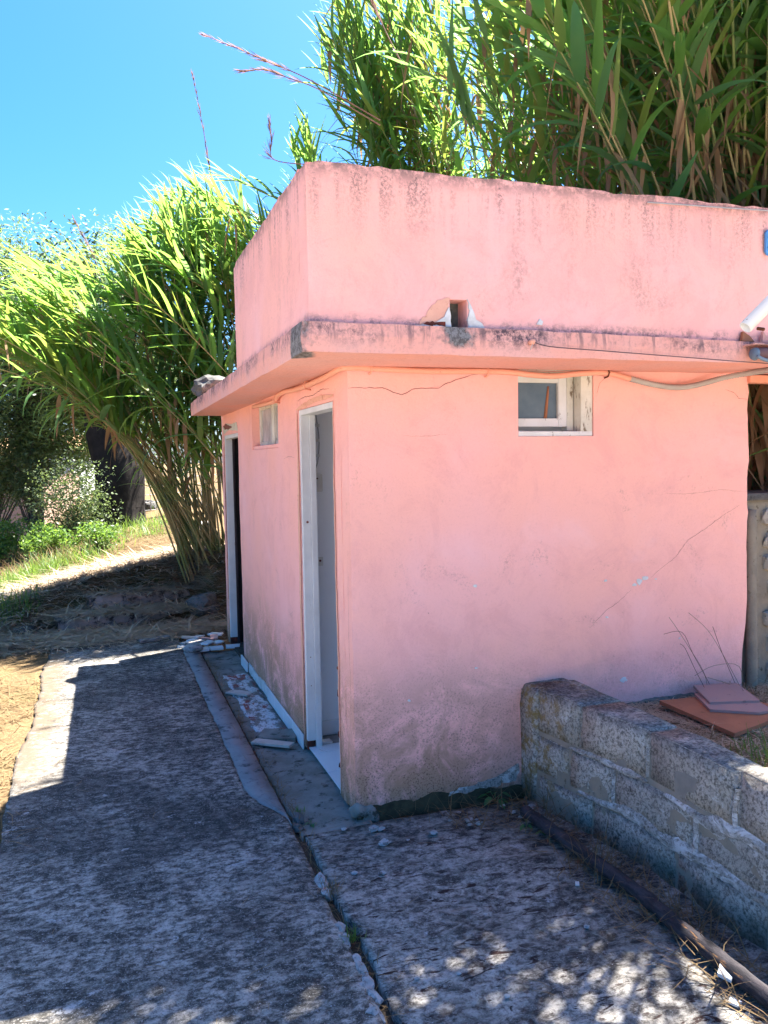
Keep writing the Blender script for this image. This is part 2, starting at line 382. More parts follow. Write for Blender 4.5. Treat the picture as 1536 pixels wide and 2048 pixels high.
def red_white():
    m = M('worn_red_floor_paint', .9, .15)
    c = m.mix(m.rng(m.noise(1, 6, .7, m.scaled((16, 8, 10))), .44, .54), (.20, .19, .175), (.56, .57, .58))
    c = m.mix(m.rng(m.noise(1, 5, .7, m.scaled((9, 5, 6)), dist=.5), .54, .62), c, (.26, .075, .06))
    c = m.mix(m.rng(m.noise(50, 6, .8), .52, .62), c, (.11, .10, .09)); m.color(c); m.bump(m.noise(40, 7, .75), .6, .008); return m.m
MT['red_white'] = red_white()
MT['bounce_yard'] = simple('pale_bounce_cement', (.50, .445, .375), (.40, .355, .30), 3, .95, .6, 40, dark=(.26, .22, .18), dscale=9, dth=(.54, .68))  # pale surface of the added ground that reflects sun to shaded walls
MT['stone'] = simple('pale_limestone', (.40, .37, .32), (.29, .26, .22), 6, .95, .7, 40, dark=(.12, .11, .10), dscale=24, dth=(.56, .7))
MT['grey_stone'] = simple('grey_rock', (.13, .126, .122), (.085, .082, .08), 8, .95, .8, 45, dark=(.05, .05, .05), dscale=26, dth=(.52, .66))
MT['step'] = simple('step_stone', (.34, .29, .27), (.20, .165, .155), 6, .95, .8, 40, dark=(.05, .04, .04), dscale=12, dth=(.50, .62))
MT['white_stone'] = simple('white_pebble', (.40, .39, .385), (.26, .25, .245), 18, .9, .5, 60, dark=(.12, .105, .10), dscale=45, dth=(.5, .64))
MT['mortar'] = simple('stone_wall_mortar', (.27, .235, .18), (.20, .175, .14), 8, .95, .7, 50, dark=(.10, .085, .06), dscale=28, dth=(.58, .68))
MT['dirt'] = simple('joint_dirt', (.085, .065, .05), (.045, .035, .028), 20, 1, .7, 60)
MT['moss'] = simple('damp_moss', (.07, .062, .035), (.035, .032, .02), 20, 1, .8, 60)
MT['conduit'] = simple('painted_conduit', (.76, .36, .26), (.72, .34, .25), 12, .6, .15, dark=(.36, .16, .12), dscale=20, dth=(.66, .72))
MT['corrugated'] = simple('grey_corrugated_plastic', (.42, .38, .36), (.36, .32, .30), 12, .55, .1)
MT['wire'] = simple('dark_wire', (.10, .07, .075), (.07, .05, .055), 20, .6, 0)
MT['grey_wire'] = simple('grey_wire', (.42, .40, .40), (.36, .34, .34), 20, .6, 0)
MT['rust'] = simple('rust', (.16, .05, .025), (.08, .03, .02), 30, .95, .5)
MT['white_pole'] = paint_wood('chipped_white_metal_paint', (.72, .74, .76), (.66, .68, .70), (.06, .04, .04), (.64, .66), (34, 34, 34))
MT['blue'] = simple('blue_metal', (.10, .30, .62), (.08, .26, .56), 6, .5, .1)
MT['brown_plastic'] = simple('brown_plastic', (.16, .085, .09), (.12, .07, .075), 10, .6, .1)
MT['blue_grey'] = simple('blue_grey_tape', (.16, .22, .28), (.12, .16, .22), 10, .6, .1)
MT['plastic_white'] = simple('aged_white_plastic', (.66, .66, .62), (.58, .58, .54), 10, .5, .05)
def log_mat():
    m = M('charred_pole', .75, .3)
    c = m.mix(m.rng(m.noise(1, 6, .7, m.scaled((30, 9, 30))), .4, .6), (.016, .014, .018), (.045, .038, .045))
    x, y, z = m.xyz()
    k = m.math('MULTIPLY', m.rng(m.noise(1, 6, .7, m.scaled((22, 4.2, 22))), .57, .61), m.rng(y, -.60, -.80))
    c = m.mix(k, c, m.mix(m.rng(m.noise(40, 5, .7), .4, .6), (.30, .15, .05), (.15, .07, .03))); m.color(c)
    m.bump(m.noise(1, 7, .75, m.scaled((60, 14, 60))), .8, .01); return m.m
MT['log'] = log_mat()
def glass():
    m = M('dusty_pane', .18, .5); m.color(m.mix(m.rng(m.noise(7, 5, .6), .3, .7), (.075, .10, .125), (.12, .15, .175))); return m.m
MT['pane'] = glass()
def glass2():
    m = M('milky_pane', .3, .5); m.color(m.mix(m.rng(m.noise(9, 5, .6), .35, .65), (.27, .27, .285), (.46, .47, .49))); return m.m
MT['milky'] = glass2()
MT['bark'] = simple('black_bark', (.028, .024, .022), (.012, .010, .010), 6, .95, .9, 22)
MT['branch'] = simple('grey_branch', (.14, .115, .09), (.08, .065, .05), 8, .95, .6)
def cane_mat():
    m = M('reed_cane', .6, .3)
    c = m.mix(m.rng(m.noise(1.7, 4, .6), .42, .58), (.15, .19, .06), (.33, .26, .12))
    c = m.mix(m.rng(m.noise(1, 5, .7, m.scaled((20, 20, 6))), .58, .70), c, (.10, .075, .035)); m.color(c); return m.m
MT['cane'] = cane_mat()
LEAFM = [leaf('reed_leaf_green', (.085, .190, .040), (.125, .235, .050), .58, (.24, .41, .07)),
         leaf('reed_leaf_bluegreen', (.070, .160, .060), (.105, .205, .075), .56, (.20, .36, .10)),
         leaf('reed_leaf_yellowgreen', (.14, .21, .04), (.18, .235, .05), .52, (.27, .34, .06)),
         leaf('reed_leaf_dry', (.33, .21, .11), (.25, .145, .08), .30, (.34, .20, .09), .7)]
MT['plume'] = leaf('purple_plume', (.27, .16, .15), (.34, .22, .17), .3, (.36, .22, .18), .8)
MT['olive'] = leaf('grey_green_leaf', (.085, .125, .055), (.13, .17, .075), .30, (.22, .30, .09))
MT['willow'] = leaf('pale_feathery_leaf', (.10, .17, .065), (.16, .23, .09), .40, (.28, .40, .12))
MT['shrub'] = leaf('shrub_leaf', (.055, .13, .025), (.11, .19, .035), .38, (.22, .36, .05))
MT['dark_leaf'] = leaf('dark_leaf', (.018, .035, .014), (.03, .05, .02), .25, (.05, .09, .03))
MT['grass'] = leaf('green_grass', (.055, .125, .02), (.10, .17, .03), .40, (.19, .29, .04))
MT['straw'] = leaf('straw', (.22, .15, .073), (.15, .098, .046), .25, (.22, .14, .06), .8)
MT['straw2'] = leaf('old_straw', (.30, .22, .14), (.20, .15, .10), .2, (.25, .16, .08), .9)
MT['litter'] = leaf('shade_lifted_litter', (.52, .41, .29), (.38, .29, .20), .2, (.3, .2, .12), .9)  # straw made paler to lift litter that lies in shade
MT['weed'] = leaf('weed_leaf', (.035, .115, .04), (.055, .15, .045), .3, (.12, .28, .07))
MT['roof_tile'] = simple('far_roof_tile', (.62, .40, .22), (.50, .30, .17), 3, .9, .3, dark=(.20, .10, .06), dscale=6)
MT['far_wall'] = simple('far_white_wall', (.62, .62, .62), (.56, .56, .57), 1, .9, .1)
MT['far_dark'] = simple('far_shutter', (.05, .06, .07), (.04, .05, .06), 3, .7, 0)
MT['far_brick'] = simple('far_pink_stone', (.42, .27, .21), (.34, .24, .19), 5, .9, .4)

# ------------------------------------------------------------------ ground
def tz(x, y):
    hb = .62*sstep(-3.4, .3, x) + .55*sstep(.4, 3.0, x)
    z = hb*sstep(4.6, 5.75, y) - .02
    z += .02*max(0, y-6.3)*sstep(-3.0, -1.0, x)*(1 if y < 18 else 18/y)
    fall = sstep(-1.8, -5.0, x)*sstep(5, 18, y)
    z -= fall*1.5 + sstep(-2, -20, x)*sstep(8, 40, y)*2.0
    rt = sstep(2.25, 2.75, x)*sstep(.35, .9, y)
    z = z*(1-rt) + 1.3*rt + 0*y
    z += .05*nz(x*.9, y*.9, 3.3)*(1 if y > 4.7 or x < -1.7 else .1)
    if x < -1.55 and y < 5: z += .03*sstep(-1.5, -2.2, x) - .012*sstep(-1.5, -1.6, x)
    if -1.75 < x < .05 and 4.4 < y < 6.0:
        k = [(4.4, -.04), (4.98, -.04), (5.06, .08), (5.34, .09), (5.42, .20), (6.0, .62)]
        for (a, p), (b, q) in zip(k[:-1], k[1:]):
            if a <= y < b: lim = p+(q-p)*(y-a)/(b-a); break
        f = sstep(-1.75, -1.55, x)*sstep(.05, -.12, x); z = z*(1-f)+min(z, lim)*f
    if y < 4.6: z -= .09*sstep(-1.47, -1.40, x)*sstep(4.45, 4.2, y)*sstep(4.8, 4.0, x)
    return z
def grid_axis(a, b, fa, fb, d0, far):
    L = [a]
    v = a
    while v < b: v += d0; L.append(v)
    st = d0; v = L[-1]
    while v < fb: st *= 1.3; v += st; L.append(v)
    st = d0; v = L[0]
    while v > fa: st *= 1.3; v -= st; L.insert(0, v)
    return L
xs = grid_axis(-4.0, 3.6, -260, 260, .10, 0); ys = grid_axis(-2.5, 11.0, -60, 420, .10, 0)
V = [(x, y, tz(x, y)) for y in ys for x in xs]
nx = len(xs); F = np.array([(j*nx+i, j*nx+i+1, (j+1)*nx+i+1, (j+1)*nx+i) for j in range(len(ys)-1) for i in range(nx-1)])
struct(mk('ground', V, F, MT['ground'], smooth=True))

def sheet(name, xl, xr, y0, y1, zf, mat, dx=.02, dy=.02, skirt=.12):
    """sheet between ragged edges xl(y), xr(y)"""
    ny = int((y1-y0)/dy); nxx = max(2, int((xr(0)-xl(0))/dx)); V = []; F = []
    for j in range(ny+1):
        y = y0+(y1-y0)*j/ny; a = xl(y); b = xr(y)
        for i in range(nxx+1):
            x = a+(b-a)*i/nxx; V.append((x, y, zf(x, y)))
    W = nxx+1
    F = [(j*W+i, j*W+i+1, (j+1)*W+i+1, (j+1)*W+i) for j in range(ny) for i in range(nxx)]
    ring = [i for i in range(W)] + [j*W+nxx for j in range(1, ny+1)] + [ny*W+i for i in range(nxx-1, -1, -1)] + [j*W for j in range(ny-1, 0, -1)]
    b0 = len(V); V += [(V[i][0], V[i][1], V[i][2]-skirt) for i in ring]
    n = len(ring)
    F += [(ring[k], b0+k, b0+(k+1) % n, ring[(k+1) % n]) for k in range(n)]
    return mk(name, V, F, mat, smooth=True)
jx = lambda y: -.285 + (.005+.013*sstep(.3, -.3, y))*nz(0, y, 1.7, 2.3) + (.004+.008*sstep(.3, -.3, y))*nz(0, y, 5.1, 9) - .03*sstep(-.6, -1.4, y)
# path slab left of the joint, its smooth cement margin, the pad on the right, the apron by the doors
bandw = lambda y: .125*sstep(.05, .45, y) + (.012*nz(y, 7.7, 0, 3)+.008*nz(y, 2.7, 0, 13))*sstep(.1, .4, y)
bl = lambda y: jx(y) - .006 - bandw(y)
struct(sheet('concrete_path', lambda y: -1.50+.035*nz(y, 2.2, 0, 2.1)+.02*nz(y, 4, 0, 8), lambda y: bl(y)-.001, -3.2, 4.35+.0,
    lambda x, y: .004*nz(x, y, 0, 9)+.0035*nz(x, y*1.3, 4, 28)+.006*nz(x, y, 8, 2)-.012*sstep(-.33, -.29, x)*sstep(.2, -.4, y), MT['path'], .022, .022))
struct(sheet('path_margin', bl, lambda y: jx(y)-.004, .02, 3.80, lambda x, y: .004+.003*nz(x, y, 2, 11)+.002*nz(x, y, 2, 40), MT['smooth_cement'], .025, .03))
jr = lambda y: jx(y) + .030 + .018*nz(3, y, 1.2, 4) + .01*nz(5, y, 0, 15) + .012*sstep(-.9, -1.2, y)
struct(sheet('concrete_pad', jr, lambda y: 1.0, -3.2, -.075,
    lambda x, y: -.004+.0025*nz(x*12, y*24, 1)+.003*nz(x*6, y*14, 5)+.008*nz(x, y, 0, 2.5)-.012*sstep(.6, .85, x), MT['pad'], .03, .012))
struct(sheet('door_apron', lambda y: jx(y)+.022+.012*nz(5, y, 0, 15), lambda y: .06, -.073, 3.62,
    lambda x, y: -.022+.004*nz(x, y, 0, 14)+.006*nz(x, y, 3, 4)+.012*sstep(1.05, .6, y)*sstep(-.3, 0, x), MT['apron'], .025, .03))
struct(sheet('painted_floor_patch', lambda y: -.205+.03*nz(y, 0, 0, 7), lambda y: -.022+.012*nz(y, 4, 0, 9), 1.36, 2.78,
    lambda x, y: -.016+.004*nz(x, y, 0, 14)+.006*nz(x, y, 3, 4), MT['red_white'], .025, .03, .01))
struct(sheet('joint_dirt', lambda y: -.36, lambda y: -.18, -3.2, 3.9, lambda x, y: -.034+.012*nz(x, y, 0, 12), MT['dirt'], .03, .05, .02))
struct(sheet('bounce_yard', lambda y: -6.0, lambda y: 7.0, -16.0, -3.202, lambda x, y: -.006+.01*nz(x, y, 0, 1.1), MT['bounce_yard'], .4, .4))  # added unseen ground behind the camera, bounces sun onto the front wall
struct(sheet('bounce_yard', lambda y: -9.0, lambda y: -1.68+.05*nz(y, 1, 0, 2)+.03*nz(y, 4, 0, 9), -3.20, .55, lambda x, y: .012+.01*nz(x, y, 0, 1.1), MT['bounce_yard'], .15, .08))  # added unseen ground at left, bounces sun onto the left wall
bedz = lambda x, y: .335 + .02*nz(x, y, 0, 4) + .012*nz(x, y, 5, 17) + .02*sstep(-.3, .05, y)*sstep(1.7, 1.2, x) - .05*sstep(-.6, -1.8, y)
struct(sheet('garden_bed', lambda y: 1.02, lambda y: 4.6, -3.2, .10, bedz, MT['bed'], .04, .04, .4))

# ------------------------------------------------------------------ walls with openings
def frange(a, b, step):
    n = max(1, int(round((b-a)/step))); return [a+(b-a)*i/n for i in range(n)]
def cuts(lo, hi, marks, step):
    ms = sorted(set([lo, hi]+[q for q in marks if lo < q < hi])); out = []
    for a, b in zip(ms[:-1], ms[1:]): out += frange(a, b, step)
    return out+[hi]
def disp(u, v, seed, amp): return amp*(nz(u, v, seed, 2.6)+.5*nz(u, v, seed+9, 7))
def wall(name, u0, u1, v0, v1, holes, P, nrm, thick, mat, parent, seed=0, amp=.004, step=.05, edge=None):
    """P(u,v)->Vector on the outer face, nrm outward. One closed solid with through-openings."""
    U = cuts(u0, u1, [h[0] for h in holes]+[h[1] for h in holes], step)
    W = cuts(v0, v1, [h[2] for h in holes]+[h[3] for h in holes], step)
    nu, nv = len(U), len(W); nrm = Vector(nrm)
    inh = lambda u, v: any(a < u < b and c < v < d for a, b, c, d in holes)
    cell = [[not inh((U[i]+U[i+1])/2, (W[j]+W[j+1])/2) for i in range(nu-1)] for j in range(nv-1)]
    V = []
    for k in (0, 1):
        for j in range(nv):
            for i in range(nu):
                u, v = U[i], W[j]; du, dv = edge(u, v, i in (0, nu-1), j in (0, nv-1)) if edge else (0, 0)
                p = P(u+du, v+dv)
                p = p + nrm*disp(u, v, seed, amp) if k == 0 else p - nrm*thick
                V.append(tuple(p))
    idx = lambda i, j, k: k*nu*nv + j*nu + i
    F = []
    flip = (P(u1, v0)-P(u0, v0)).cross(P(u0, v1)-P(u0, v0)).dot(nrm) < 0
    def q(*f): F.append(tuple(reversed(f)) if flip else f)
    for j in range(nv-1):
        for i in range(nu-1):
            if not cell[j][i]: continue
            q(idx(i,j,0), idx(i+1,j,0), idx(i+1,j+1,0), idx(i,j+1,0))
            q(idx(i,j,1), idx(i,j+1,1), idx(i+1,j+1,1), idx(i+1,j,1))
            if i == 0 or not cell[j][i-1]: q(idx(i,j,0), idx(i,j+1,0), idx(i,j+1,1), idx(i,j,1))
            if i == nu-2 or not cell[j][i+1]: q(idx(i+1,j,0), idx(i+1,j,1), idx(i+1,j+1,1), idx(i+1,j+1,0))
            if j == 0 or not cell[j-1][i]: q(idx(i,j,0), idx(i,j,1), idx(i+1,j,1), idx(i+1,j,0))
            if j == nv-2 or not cell[j+1][i]: q(idx(i,j+1,0), idx(i+1,j+1,0), idx(i+1,j+1,1), idx(i,j+1,1))
    return mk(name, V, F, mat, parent)

B = thing('pink_outbuilding', 'small pink rendered outbuilding with flat projecting roof slab, two doorways and high parapet', 'building', (0, 0, 0))
PF = lambda u, v: Vector((u, 0, v)); PL_ = lambda u, v: Vector((0, u, v))
SF, SLt, SP, SPL = 1.0, 2.0, 3.0, 4.0      # displacement seeds
def e_front(u, v, eu, ev):
    if ev and v < 1: return 0, .028*(nz(u, 0, 2.2, 6)+.7*nz(u, 0, 4.4, 19)) + .03*sstep(.08, .2, u)*sstep(.58, .42, u) - .012*sstep(.45, .6, u)
    if eu and u > 1: return .012*nz(v, 3, 0, 4)+.006*nz(v, 8, 0, 16) + .010*nz(v, 5, 0, 40) - .022*sstep(.75, .5, v), 0
    if eu: return .004*nz(v, 6, 0, 9), 0
    return 0, 0
wall('front_wall', 0, 2.172, 0.02, 2.03, [(.83, 1.238, 1.697, 2.005)], PF, (0, -1, 0), .125, MT['pink'], B, SF, .0045, .045, e_front)
def e_left(u, v, eu, ev):
    return 0, 0
wall('left_wall', .127, 3.93, 0.005, 2.03, [(.25, .948, -1, 1.876), (1.49, 2.382, 1.683, 1.985), (3.03, 3.79, -1, 1.832)], PL_, (-1, 0, 0), .083, MT['pink'], B, SLt, .004, .045, e_left)
# strip of left face in front of the first doorway is the front wall's return: close the corner
wall('corner_return', .004, .126, .02, 2.03, [], lambda u, v: Vector((.002, u, v)), (-1, 0, 0), .12, MT['pink'], B, SLt, .003, .045)
box('right_wall', 2.045, 2.165, .126, 3.93, 0, 2.02, MT['pink'], B)
box('back_wall', .084, 2.044, 3.802, 3.925, 0, 2.02, MT['pink'], B)
# footing under the ragged plaster
def footing():
    V = []; F = []; n = 60
    for i in range(n+1):
        x = .0+1.0*i/n
        for (yy, z) in ((-.012-.012*abs(nz(x, 1, 0, 9)), .085), (-.02-.02*abs(nz(x, 3, 0, 7)), .03), (-.035-.03*abs(nz(x, 5, 0, 6)), -.03), (.05, .085)):
            V.append((x, yy+.02, z+.012*nz(x, z, 8, 12)))
    for i in range(n):
        a = i*4; b = a+4
        F += [(a, b, b+1, a+1), (a+1, b+1, b+2, a+2), (a+3, b+3, b, a)]
    return mk('footing', V, F, MT['moss'], B, True)
footing()
# lime residue along the wall foot
def flatpatch(name, poly, mat, parent, face, off, th=.003, seed=None, amp=0, jag=.004):
    """thin crust following a wall face. face: 'F' front y=0, 'P' parapet, 'L' left x=0. poly in (u,v)."""
    out = []
    for i in range(len(poly)):
        a = poly[i]; b = poly[(i+1) % len(poly)]; L = math.hypot(b[0]-a[0], b[1]-a[1]); n = max(1, int(L/.014))
        for k in range(n):
            t = k/n; u = a[0]+(b[0]-a[0])*t; v = a[1]+(b[1]-a[1])*t
            out.append((u+jag*nz(u*50, v*50, 1.1)*1.6, v+jag*nz(u*50, v*50, 7.7)*1.6))
    def at(u, v, o):
        d = disp(u, v, seed, amp) if seed is not None else 0
        if face == 'L': return (-d-o+off, u, v)
        return (u, off-d-o, v)
    n = len(out); V = [at(u, v, th) for u, v in out] + [at(u, v, -.01) for u, v in out]
    c = (sum(p[0] for p in out)/n, sum(p[1] for p in out)/n); V.append(at(*c, th+.001))
    F = [(i, (i+1) % n, 2*n) for i in range(n)] + [(i, n+i, n+(i+1) % n, (i+1) % n) for i in range(n)]
    return mk(name, V, F, mat, parent)
flatpatch('lime_residue', [(.44, .02), (.80, .055), (.82, .13), (.76, .10), (.66, .085), (.55, .055), (.46, .045)], MT['smear'], B, 'F', 0, .002, SF, .0045, .014)
flatpatch('lime_residue', [(1.14, .30), (1.95, .29), (2.14, .33), (2.10, .385), (1.9, .365), (1.6, .37), (1.35, .35)], MT['apron'], B, 'F', 0, .003, SF, .0045)
# the crumbled corner foot
V, F = rockvf((.04, .0, .01), (.055, .035, .045), 3, 3, .7); mk('crumbled_corner', V, F, MT['apron'], B, True)

# doorway surrounds: thick orange render smears
def rib(name, pts, wd, face, off, seed, amp, mat, parent, th=.0016, var=.5):
    """ribbon (crack or smear) along a polyline on a wall face"""
    P = []; jag = []
    for a, b in zip(pts[:-1], pts[1:]):
        L = math.hypot(b[0]-a[0], b[1]-a[1]); n = max(2, int(L/.012))
        for k in range(n):
            t = k/n; P.append((a[0]+(b[0]-a[0])*t, a[1]+(b[1]-a[1])*t))
    P.append(pts[-1]); n = len(P); V = []; F = []
    for i, (u, v) in enumerate(P):
        a = P[max(i-1, 0)]; b = P[min(i+1, n-1)]; tx, ty = b[0]-a[0], b[1]-a[1]; L = math.hypot(tx, ty) or 1; nx_, ny_ = -ty/L, tx/L
        j = .004*nz(u*45, v*45, 2.2); u += nx_*j; v += ny_*j
        ww = wd*(1-var+2*var*abs(nz(u*33, v*33, 9.1)))*(.35+.65*min(1, 4*min(i, n-1-i)/n))
        for s in (-1, 1):
            uu, vv = u+nx_*ww*.5*s, v+ny_*ww*.5*s; d = disp(uu, vv, seed, amp)+th
            V.append((off-d, uu, vv) if face == 'L' else (uu, off-d, vv))
    for i in range(n-1): F.append((2*i, 2*i+1, 2*i+3, 2*i+2))
    return mk(name, V, F, mat, parent)
for pts, wd in (([(.968, .02), (.968, .7), (.962, 1.3), (.966, 1.86)], .05), ([(.975, 1.88), (.6, 1.905), (.23, 1.90)], .03), ([(.232, .05), (.235, 1.0), (.233, 1.88)], .022)):
    rib('render_smear', pts, wd, 'L', 0, SLt, .004, MT['bare_orange'], B, .004, .25)
# cracks
CR = [([(.0, 1.913), (.16, 1.915), (.249, 1.885), (.314, 1.914), (.43, 1.918), (.472, 1.941), (.572, 1.975), (.66, 1.99)], .006, 'F', SF, .0045),
      ([(2.12, 1.33), (2.036, 1.295), (1.90, 1.215), (1.794, 1.163), (1.718, 1.078), (1.62, 1.02), (1.567, .985)], .0032, 'F', SF, .0045),
      ([(1.45, .93), (1.39, .883), (1.31, .84), (1.217, .76)], .003, 'F', SF, .0045),
      ([(2.165, 1.40), (2.0, 1.415), (1.8, 1.40), (1.66, 1.405)], .0018, 'F', SF, .0045),
      ([(.25, 1.705), (.35, 1.70), (.47, 1.712)], .0016, 'F', SF, .0045),
      ([(1.255, 1.90), (1.27, 1.95), (1.31, 1.985)], .003, 'F', SF, .0045),
      ([(2.02, 1.93), (2.08, 1.915), (2.11, 1.885), (2.165, 1.88)], .004, 'F', SF, .0045),
      ([(.30, 1.935), (.42, 1.945), (.62, 1.93), (.80, 1.935), (.93, 1.925), (.955, 1.90)], .006, 'L', SLt, .004),
      ([(1.05, 1.62), (1.2, 1.628), (1.32, 1.615)], .003, 'L', SLt, .004),
      ([(.04, 1.2), (.05, .8), (.036, .5), (.05, .25)], .004, 'L', SLt, .003)]
for pts, wd, f, s, a in CR: rib('crack', pts, wd*.62, f, 0, s, a, MT['crack'], B, .0022)
for (u, v, r) in ((1.501, .969, .026), (1.535, .985, .02), (1.475, .955, .014), (1.303, .985, .010), (1.41, .478, .02), (1.43, .475, .009), (.598, 1.007, .012), (1.312, .80, .010), (.262, .505, .011), (1.60, .975, .008), (.60, .62, .007), (1.75, .66, .007)):
    poly = [(u+r*math.cos(a)*random.uniform(.5, 1.3), v+.7*r*math.sin(a)*random.uniform(.5, 1.3)) for a in [k*math.pi/4 for k in range(8)]]
    flatpatch('plaster_chip', poly, MT['chip'], B, 'F', 0, .0024, SF, .0045, .003)
# torn plaster over the far doorway
flatpatch('plaster_break', [(3.02, 1.85), (3.5, 1.87), (3.78, 1.85), (3.86, 1.90), (3.6, 1.93), (3.30, 1.905), (3.08, 1.915)], MT['flaky'], B, 'L', 0, .003, SLt, .004, .006)
flatpatch('plaster_hole', [(3.30, 1.885), (3.48, 1.875), (3.72, 1.885), (3.80, 1.915), (3.62, 1.925), (3.46, 1.905)], MT['crack'], B, 'L', 0, .006, SLt, .004, .008)
rib('crack', [(3.80, 1.88), (3.80, 1.5), (3.79, 1.2), (3.80, .8), (3.79, .4)], .03, 'L', 0, SLt, .004, MT['rot'], B, .003)

# ---- roof slab and parapet
def slab():
    # outline at bottom and top with per-corner heights
    n = 70; m = 60; rows = []
    pts = []
    for i in range(m+1):            # left edge, far to near
        t = i/m; y = 3.84*(1-t) + -.424*t; x = -.268*(1-t) + -.298*t
        pts.append((x+.007*nz(y, 0, 1, 5)+.004*nz(y, 2, 1, 17), y, 2.005-.0*t, 2.118+.006*nz(y, 3, 0, 6)))
    for i in range(1, n+1):         # front edge, near-left to right
        t = i/n; x = -.298*(1-t)+2.75*t
        pts.append((x, -.424+.007*nz(x, 0, 7, 5)+.005*nz(x, 2, 7, 16), 2.008+.004*t, 2.120-.016*sstep(.2, .8, t)+.006*nz(x, 9, 0, 7)))
    pts.append((2.75, 3.9, 2.01, 2.10))
    k = len(pts); V = []
    for (x, y, a, b) in pts: V.append((x, y, a+.004*nz(x, y, 4, 9)))
    for (x, y, a, b) in pts: V.append((x, y, a*.45+b*.55))
    for (x, y, a, b) in pts: V.append((x, y, b))
    V2 = [Vector(v) for v in V]
    for q in range(k):              # middle row bulges out a touch
        d = Vector((-1, 0, 0)) if q <= m else Vector((0, -1, 0))
        V[k+q] = tuple(V2[k+q]+d*(.004+.004*nz(q*.3, 1, 1)))
    F = []
    for q in range(k):
        r = (q+1) % k
        F += [(q, r, k+r, k+q), (k+q, k+r, 2*k+r, 2*k+q)]
    F += [tuple(range(k-1, -1, -1)), tuple(2*k+q for q in range(k))]
    return mk('roof_slab', V, F, MT['slab'], B)
slab()
py = -.386; px = -.262; PT = 2.722
PP = lambda u, v: Vector((u, py, v)); PPL = lambda u, v: Vector((px, u, v))
def e_par(u, v, eu, ev):
    du = 0; dv = 0
    if ev and v > 2.5:
        dv = .012*nz(u, 1, 0, 4)+.008*nz(u, 3, 0, 16)
        if abs(u-px) < .03: dv -= .018
    return du, dv
wall('parapet_front', px, 2.72, 2.105, PT, [(.318, .392, 2.104, 2.235)], PP, (0, -1, 0), .13, MT['pink'], B, SP, .005, .05, e_par)
def e_parl(u, v, eu, ev):
    dv = .012*nz(u, 7, 0, 4)+.009*nz(u, 5, 0, 14) if ev and v > 2.5 else 0
    if ev and v > 2.5 and u > 1.3: dv -= .02
    return 0, dv
wall('parapet_side', py+.131, 1.36, 2.105, PT+.004, [], lambda u, v: Vector((px+.002, u, v)), (-1, 0, 0), .13, MT['pink'], B, SPL, .005, .05, e_parl)
wall('parapet_side', py+.004, py+.130, 2.105, PT-.006, [], lambda u, v: Vector((px+.002, u, v)), (-1, 0, 0), .10, MT['pink'], B, SPL, .004, .05)
box('parapet_back', px+.134, 2.72, 1.23, 1.36, 2.105, PT, MT['pink'], B)
box('parapet_deck', px+.134, 2.70, py+.132, 1.228, 2.105, 2.50, MT['apron'], B)
# broken scupper: lined opening with torn render
box('scupper_lining', .308, .402, py+.085, py+.129, 2.10, 2.245, MT['hole'], B)
def wedge(name, pts, mat, th=.006): return flatpatch(name, pts, mat, B, 'P', py, th, SP, .005, .009)
wedge('render_repair', [(.185, 2.115), (.19, 2.145), (.215, 2.18), (.25, 2.215), (.285, 2.236), (.315, 2.237), (.315, 2.115)], MT['bare_orange'], .004)
wedge('lime_residue', [(.394, 2.118), (.394, 2.235), (.41, 2.215), (.42, 2.18), (.445, 2.15), (.475, 2.122)], MT['chip'], .008)
wedge('lime_residue', [(.262, 2.145), (.285, 2.165), (.295, 2.19), (.316, 2.20), (.316, 2.12), (.29, 2.13)], MT['chip'], .011)
wedge('lime_residue', [(.17, 2.118), (.31, 2.118), (.31, 2.128), (.17, 2.126)], MT['lime'], .014)
wedge('torn_render', [(.205, 2.128), (.30, 2.128), (.295, 2.14), (.21, 2.142)], MT['rot'], .012)
wedge('plaster_chip', [(.715, 2.15), (.735, 2.152), (.74, 2.165), (.725, 2.176)], MT['chip'], .004)
for k in range(10):
    a = -.3+.32*k; V, F = rockvf((.33+random.uniform(-.05, .07), py+.05+random.uniform(-.01, .02), 2.13+random.uniform(0, .1)), (.012, .01, .012), k, 1, .5)
box('scupper_plaster', .32, .336, py+.02, py+.084, 2.112, 2.20, MT['moss'], B, .004, .002)

# ---- near doorway
D = thing('door_frame_tmp', 'x', 'x') if False else None
fr = box('door_frame', .004, .050, .915, .9475, .05, 1.875, MT['door_white'], B, .003)
def rotfoot(name, x0, x1, y0, y1, z0, z1, mat, parent, seed):
    n = 9; V = []; F = []
    for i in range(n+1):
        x = x0+(x1-x0)*i/n; zt = z1+.035*nz(x*60, seed, 0)
        ins = .004+.01*abs(nz(x*40, seed, 3))
        V += [(x, y0+ins, z0), (x, y0+ins, zt), (x, y1, zt), (x, y1, z0)]
    for i in range(n):
        a = i*4; b = a+4; F += [(a, b, b+1, a+1), (a+1, b+1, b+2, a+2), (a+2, b+2, b+3, a+3)]
    F += [(0, 1, 2, 3), (n*4+3, n*4+2, n*4+1, n*4)]
    return mk(name, V, F, mat, parent)
rotfoot('rotten_foot', .006, .049, .914, .9472, .0, .055, MT['rot'], fr, 2.2)
box('door_stop', .0505, .083, .902, .9472, .0, 1.874, MT['door_white'], fr, .003)
box('head_jamb', .004, .082, .252, .914, 1.846, 1.8745, MT['door_white'], fr, .003)
box('near_jamb', .006, .082, .2515, .278, .0, 1.845, MT['door_white'], fr, .003)
for z, s in ((1.267, .014), (.52, .006), (.36, .005)):
    V, F = tubevf([(.030, .9155, z), (.030, .905, z)], [s*.55, s*.5], 8); mk('latch_hole' if s > .01 else 'nail', [(x, y+.0078, zz) for x, y, zz in V], F, MT['crack'], fr)
V = []
